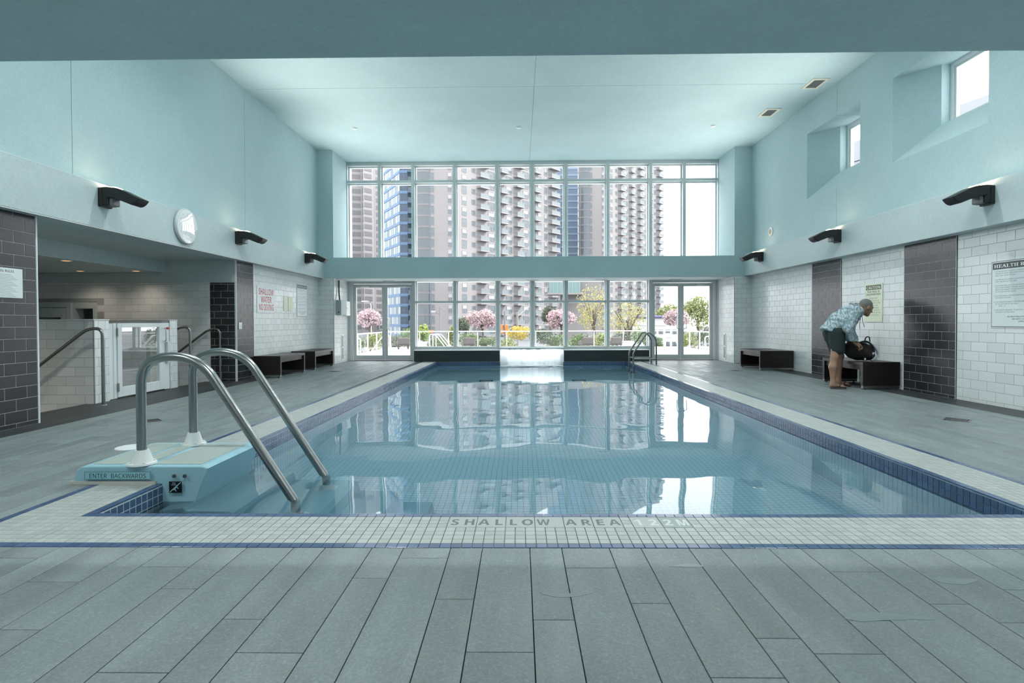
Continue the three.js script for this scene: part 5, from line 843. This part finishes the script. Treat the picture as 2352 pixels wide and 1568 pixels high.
// ---- glass podium on slanted columns, low white building
{
  const t = thing('podium_building', 'teal glass block on slanted columns below the towers', 'building', [0, 0, -118]);
  mesh('glass_block', bx(6.4, 13, 7.3, 11.2, -3, 0), std({ color: C(0.09, 0.17, 0.17), roughness: 0.15 }), t); for (let i = 0; i < 9; i++) mesh('glazing_bar', bx(6.4 + i * 0.8, 6.5 + i * 0.8, 7.3, 11.2, 0, 0.08), std({ color: C(0.2, 0.27, 0.27), roughness: 0.5 }), t);
  mesh('slab', bx(6, 13.6, 6.9, 7.3, -4, 0.6), std({ color: C(...KON2), roughness: 0.9 }), t); mesh('rear_wall', bx(9, 18, -3, 14, -8, -4), std({ color: C(...KON), roughness: 0.9 }), t);
  for (const s of [0, 0.9]) mesh('slanted_column', tube([[7.1 + s, -3, 0], [8.6 + s, 7, 0]], 0.22, 4, 10), std({ color: C(...KON2), roughness: 0.9 }), t);
  const w = thing('white_building', 'low white tiered building with window strips beyond the railing', 'building', [0, 0, -64]), wm = std({ color: C(0.42, 0.43, 0.44), roughness: 0.7 });
  mesh('lower_tier', rbx(14, 19.5, -3, -0.9, -6, 0, 0.1), wm, w); mesh('middle_tier', rbx(14.2, 18.6, -0.9, 0.5, -5.5, -0.3, 0.1), wm, w); mesh('upper_tier', rbx(14.4, 17.4, 0.5, 1.5, -5, -0.8, 0.15), wm, w); mesh('canopy', rbx(14, 17.2, 1.5, 1.75, -5.2, -0.4, 0.1), std({ color: C(0.1, 0.1, 0.22), roughness: 0.6 }), w);
  for (let i = 0; i < 6; i++) { mesh('window', bx(14.5 + i * 0.8, 15 + i * 0.8, -2, -1.3, 0, 0.05), std({ color: C(0.06, 0.07, 0.08), roughness: 0.2 }), w); if (i < 5) mesh('window', bx(14.6 + i * 0.8, 15.1 + i * 0.8, -0.4, 0.1, -0.32, -0.25), std({ color: C(0.06, 0.07, 0.08), roughness: 0.2 }), w); }
}
// ---- plants
function leaves(n, place, size, cols) {
  const P = [], Cc = [];
  for (let i = 0; i < n; i++) {
    const [x, y, z] = place(), s = size * R(0.6, 1.3), a = V(R(-1, 1), R(-1, 1), R(-1, 1)).normalize(), b = V(R(-1, 1), R(-1, 1), R(-1, 1)).cross(a).normalize(), c = pick(cols), v = R(0.75, 1.2);
    const A = [x + a.x * s, y + a.y * s, z + a.z * s], B = [x + b.x * s * 0.5, y + b.y * s * 0.5, z + b.z * s * 0.5], D = [x - a.x * s, y - a.y * s, z - a.z * s], E = [x - b.x * s * 0.5, y - b.y * s * 0.5, z - b.z * s * 0.5];
    P.push(...A, ...B, ...D, ...A, ...D, ...E); for (let q = 0; q < 6; q++) Cc.push(c[0] * v, c[1] * v, c[2] * v);
  }
  const g = new THREE.BufferGeometry(); g.setAttribute('position', new THREE.Float32BufferAttribute(P, 3)); g.setAttribute('color', new THREE.Float32BufferAttribute(Cc, 3)); g.computeVertexNormals(); return g;
}
const leafMat = phys({ vertexColors: true, roughness: 0.9, transmission: 0.35, thickness: 0, side: THREE.DoubleSide }), bark = std({ color: C(0.09, 0.075, 0.06), roughness: 0.9 });
const PINK = [[0.52, 0.38, 0.42], [0.6, 0.5, 0.52], [0.42, 0.3, 0.34], [0.36, 0.3, 0.27]], GREEN = [[0.1, 0.16, 0.05], [0.14, 0.21, 0.07], [0.2, 0.26, 0.09], [0.08, 0.13, 0.06]], LIME = [[0.36, 0.36, 0.1], [0.42, 0.38, 0.13], [0.28, 0.32, 0.1], [0.4, 0.32, 0.16]], GOLD = [[0.55, 0.4, 0.04], [0.6, 0.46, 0.08], [0.4, 0.32, 0.08]], DARK = [[0.06, 0.09, 0.06], [0.09, 0.12, 0.08], [0.12, 0.13, 0.08]], WILL = [[0.2, 0.24, 0.08], [0.27, 0.3, 0.11], [0.16, 0.2, 0.07]];
function inCrown(cx, cy, cz, rx, ry, lumps) { const L = Array.from({ length: lumps }, () => { const a = R(0, 6.28), e = R(-0.8, 1), q = Math.sqrt(1 - e * e); return [Math.cos(a) * q * 0.62, e * 0.62, Math.sin(a) * q * 0.62, R(0.28, 0.45)]; }); return () => { const l = pick(L), a = R(0, 6.28), e = R(-1, 1), q = Math.sqrt(1 - e * e), r = l[3] * Math.cbrt(R(0.25, 1)); return [cx + (l[0] + Math.cos(a) * q * r) * rx, cy + (l[1] + e * r) * ry, cz + (l[2] + Math.sin(a) * q * r) * rx]; }; }
// px, py: centre of the crown in the photograph; d: distance; w, h: its half width and half height in pixels
function plant(name, label, cat, px, py, d, w, h, cols, n, size, group, trunk = true) {
  const k = d / 1260, x = (px - 1194) * k, y = EYE + (739 - py) * k, rx = w * k, ry = h * k, t = thing(name, label, cat, [x, 0, -d], 0, group);
  mesh('foliage', leaves(n, inCrown(0, y, 0, rx, ry, 26), size, cols), leafMat, t);
  if (trunk) { const gs = [tube([[0, -3, 0], [0.1 * rx, (y - 3) / 2, 0], [0, y, 0]], Math.max(0.05, rx * 0.06), 10, 7)]; for (let i = 0; i < 7; i++) { const a = R(0, 6.28); gs.push(tube([[0, y - ry * R(0.5, 1), 0], [Math.cos(a) * rx * 0.3, y - ry * 0.1, Math.sin(a) * rx * 0.3], [Math.cos(a) * rx * 0.65, y + ry * R(0.1, 0.6), Math.sin(a) * rx * 0.65]], rx * 0.018, 6, 5)); } mesh('trunk', gs, bark, t); }
  return t;
}
plant('lilac_tree', 'pink blossoming tree seen through the left doors', 'tree', 846, 734, 39, 34, 27, PINK, 2600, 0.085, 'pink blossoming trees');
plant('lilac_tree', 'pink blossoming tree before the concrete tower balconies', 'tree', 1106, 733, 39, 40, 26, PINK, 3000, 0.085, 'pink blossoming trees');
plant('lilac_tree', 'pink blossoming tree beside the yellow green tree', 'tree', 1288, 733, 39, 36, 28, PINK, 2600, 0.085, 'pink blossoming trees');
plant('lilac_tree', 'pink blossoming tree seen through the right doors', 'tree', 1555, 732, 39, 36, 22, PINK, 2600, 0.085, 'pink blossoming trees');
plant('spring_tree', 'tall yellow green tree with sparse young leaves', 'tree', 1362, 712, 41, 42, 64, LIME, 1700, 0.07);
plant('spring_tree', 'wide yellow green tree with sparse young leaves beside the terrace ladder view', 'tree', 1440, 735, 43.5, 52, 48, LIME, 1700, 0.07);
plant('willow_tree', 'upright pale green tree behind the right hand doors', 'tree', 1600, 722, 44, 38, 44, WILL, 2600, 0.1);
plant('far_tree', 'round green tree far off past the white building', 'tree', 1535, 722, 80, 34, 24, WILL, 1600, 0.22);
plant('forsythia_bush', 'golden yellow bush behind the glass railing', 'bush', 1195, 765, 37.8, 34, 20, GOLD, 1500, 0.07, null, false);
plant('dark_tree', 'dark green conifer beside the pink blossom', 'tree', 1262, 724, 43, 22, 26, DARK, 1500, 0.09);
plant('young_tree', 'small fresh green tree before the plain concrete wall', 'tree', 972, 765, 35, 14, 26, [[0.3, 0.38, 0.1], [0.24, 0.32, 0.08]], 1100, 0.075);
const shrubSpots = ['at the left end of the terrace railing', 'under the pink tree of the left doors', 'below the blue glass tower', 'below the blue tower, next to the fresh green tree', 'behind the triple white rail', 'at the foot of the plain concrete wall', 'growing tall beside the middle pink tree', 'in front of the middle pink tree', 'under the balconies beside the middle pink tree', 'beside the orange signal boxes', 'beside the golden bush', 'under the pink tree of the central panes', 'between the pink tree and the tall spring tree', 'under the tall yellow green tree', 'under the wide yellow green tree', 'behind the steel pool ladder', 'before the low white building', 'beneath the pink tree of the right doors', 'at the right end of the terrace railing'];
[[815, 790, 22, 26], [862, 785, 26, 24], [905, 788, 30, 24], [935, 775, 22, 26], [1005, 790, 26, 20], [1040, 772, 16, 26], [1062, 748, 18, 24], [1075, 782, 30, 22], [1125, 790, 28, 20], [1165, 792, 24, 18], [1240, 775, 34, 22], [1285, 788, 30, 22], [1330, 785, 28, 22], [1380, 785, 34, 22], [1425, 785, 30, 24], [1470, 778, 28, 26], [1505, 788, 18, 16], [1580, 782, 26, 22], [1625, 775, 28, 30]].forEach(([x, y, w, h], i) => plant('shrub', 'green shrub ' + shrubSpots[i], 'shrub', x, y, 34.6 + (i % 3) * 0.7, w, h, i % 4 === 2 ? DARK : i % 4 === 1 ? LIME.concat(GREEN) : GREEN, 1100, 0.07, 'shrubs behind the terrace railing', false));
// ---- glass railing round the terrace
{
  const t = thing('glass_railing', 'white glass railing along the terrace edge', 'railing'), rt = 0.51, wm = std({ color: C(0.45, 0.45, 0.45), roughness: 0.4 });
  const pane = phys({ color: C(0.9, 0.95, 0.95), roughness: 0, transmission: 1, thickness: 0, ior: 1.45 });
  mesh('top_rail', [bx(-7.8, 9.7, rt - 0.03, rt + 0.03, -33.03, -32.97), bx(-7.83, -7.77, rt - 0.03, rt + 0.03, -33, -18), bx(9.67, 9.73, rt - 0.03, rt + 0.03, -33, -18)], wm, t);
  for (let x = -7.8; x <= 9.71; x += 1.75) { mesh('post', bx(x - 0.025, x + 0.025, TY, rt, -33.03, -32.97), wm, t); if (x < 9) mesh('glass_panel', new THREE.PlaneGeometry(1.6, 0.82).translate(x + 0.875, 0.06, -33), pane, t); }
  for (const x of [-7.8, 9.7]) for (let z = -31.5; z < -17; z += 1.75) { mesh('post', bx(x - 0.025, x + 0.025, TY, rt, z - 0.03, z + 0.03), wm, t); mesh('glass_panel', new THREE.PlaneGeometry(1.6, 0.82).rotateY(Math.PI / 2).translate(x, 0.06, z + 0.875), pane, t); }
}
// ---- outdoor hand rails, chairs, street poles
const whiteSteel = std({ color: C(0.42, 0.42, 0.42), roughness: 0.3, metalness: 0.5 });
for (const [px, d, dir, lab, n] of [[986, 29, 1, 'triple white pool rail on the terrace before the plain wall', 3], [893, 28, -1, 'white grab rail on the terrace behind the left doors', 1], [826, 22, -1, 'white grab rail at the left edge of the terrace', 1], [1524, 28, 1, 'white grab rail pair behind the right doors', 2], [1617, 23, 1, 'white grab rail at the right edge of the terrace', 1]]) {
  const x = (px - 1194) * d / 1260, t = thing('terrace_rail', lab, 'handrail', [x, TY, -d], 0, 'white rails on the terrace');
  for (let i = 0; i < n; i++) mesh('rail', bendTube([[0.13 * i, 0, -0.25 * i], [0.13 * i, 0.9, -0.25 * i], [dir * 0.3 + 0.13 * i, 0.86, -0.25 * i], [dir * 0.95 + 0.13 * i, 0.02, -0.25 * i]], [0.14, 0.12], 0.028, 10), whiteSteel, t);
}
const wick = std({ color: C(0.075, 0.07, 0.068), roughness: 0.8 });
[[925, 'wicker terrace chair near the left doors'], [1075, 'wicker terrace chair under the pink tree'], [1345, 'wicker terrace chair before the yellow green tree'], [1410, 'wicker terrace chair next to the white planter']].forEach(([px, lab]) => {
  const d = 31, t = thing('terrace_chair', lab, 'chair', [(px - 1194) * d / 1260, TY, -d], 0.3, 'wicker chairs on the terrace');
  mesh('seat', rbx(-0.3, 0.3, 0.22, 0.32, -0.3, 0.3, 0.04), wick, t); mesh('backrest', rbx(-0.34, 0.34, 0.25, 0.66, 0.2, 0.36, 0.078, 4).rotateX(0.0), wick, t); for (const s of [-1, 1]) mesh('armrest', rbx(s * 0.3 - 0.05, s * 0.3 + 0.05, 0.2, 0.45, -0.3, 0.3, 0.03), wick, t);
  for (const [a, b] of [[-1, -1], [1, -1], [-1, 1], [1, 1]]) mesh('leg', bx(a * 0.27 - 0.025, a * 0.27 + 0.025, 0, 0.24, b * 0.27 - 0.025, b * 0.27 + 0.025), wick, t);
});
[[962, 'white planter box by the left doors'], [1437, 'white planter box beyond the chairs']].forEach(([px, lab]) => { const d = 31.6, x = (px - 1194) * d / 1260; const t = thing('planter', lab, 'planter', [x, TY, -d]); mesh('box', rbx(-0.4, 0.4, 0, 0.36, -0.2, 0.2, 0.02), std({ color: C(0.42, 0.42, 0.42), roughness: 0.7 }), t); mesh('rim', rbx(-0.43, 0.43, 0.34, 0.4, -0.23, 0.23, 0.02), std({ color: C(0.42, 0.42, 0.42), roughness: 0.7 }), t); });
const pole = std({ color: C(0.14, 0.14, 0.15), roughness: 0.6 }), oran = std({ color: C(0.55, 0.16, 0.02), roughness: 0.6 });
{
  const at = (px, py, d) => [(px - 1194) * d / 1260, EYE + (739 - py) * d / 1260, -d];
  const line = (pts, d, r) => tube(pts.map(p => at(p[0], p[1], d)), r, 10, 7);
  const a = thing('street_lamp', 'slim street lamp post before the plain concrete wall', 'street lamp'); mesh('post', line([[1010, 800], [1010, 760], [1009, 702]], 50, 0.07), pole, a); mesh('arm', [line([[1009, 720], [1000, 716], [994, 714]], 50, 0.04), line([[1009, 706], [1014, 707], [1022, 713]], 50, 0.03)], pole, a); mesh('lamp_head', rbx(-0.2, 0.2, -0.1, 0.1, -0.12, 0.12, 0.05).translate(...at(995, 715, 50)), M.grey, a);
  const b = thing('street_lamp', 'curved white street lamp above the pink tree by the left doors', 'street lamp'); mesh('post', line([[851, 800], [851, 698], [846, 693], [838, 690]], 55, 0.05), whiteSteel, b); mesh('lamp_head', rbx(-0.3, 0.3, -0.05, 0.05, -0.1, 0.1, 0.03).translate(...at(836, 690, 55)), whiteSteel, b);
  const c = thing('signal_post', 'dark traffic signal post with orange boxes behind the railing', 'traffic signal'); mesh('post', line([[1159, 800], [1159, 760], [1159, 714]], 48, 0.1), pole, c); mesh('signal_box', [rbx(-0.14, 0.14, -0.45, 0.45, -0.1, 0.1, 0.04).translate(...at(1163, 757, 47.8)), rbx(-0.1, 0.1, -0.4, 0.4, -0.1, 0.1, 0.04).translate(...at(1152, 755, 47.8))], oran, c);
  const e = thing('utility_pole', 'thick grey utility pole with a long bracket behind the yellow bush', 'pole'); mesh('post', line([[1189, 800], [1189, 760], [1188, 716]], 46, 0.09), std({ color: C(0.2, 0.19, 0.17), roughness: 0.9 }), e); mesh('bracket', line([[1191, 725], [1203, 714], [1216, 704]], 46, 0.03), whiteSteel, e);
  const g = thing('road_sign', 'small orange road sign behind the triple rail', 'road sign'); mesh('plate', rbx(-0.22, 0.22, -0.12, 0.12, -0.02, 0.02, 0.01).translate(...at(990, 760, 48)), oran, g); mesh('post', line([[990, 800], [990, 780], [990, 764]], 48.1, 0.03), pole, g);
}
// ---- neighbouring wing seen through the niche windows
{
  const t = thing('neighbour_wing', 'white panelled parapet wall outside the niche windows', 'building'), m = std({ color: C(0.24, 0.245, 0.26), roughness: 0.7 }), f = face(t, [7.8, -19.2], [12.2, -6]);
  const mk = (y0, y1) => bx(-f.L / 6 + 0.02, f.L / 6 - 0.02, y0, y1, 0, 0.25);
  for (let i = 0; i < 3; i++) for (const [y0, y1] of [[3.2, 4.3], [4.32, 5.4]]) f.put('panel', mk(y0, y1), m, (i + 0.5) * f.L / 3, 0, -0.3);
  f.put('coping', bx(-f.L / 2, f.L / 2, 5.42, 5.95, -0.05, 0.3), m, f.L / 2, 0, -0.32); f.put('base', bx(-f.L / 2, f.L / 2, -3, 3.18, 0, 0.2), m, f.L / 2, 0, -0.3);
}

scene.traverse(o => { if (o.isMesh) o.castShadow = o.receiveShadow = true; });
renderer.render(scene, camera);
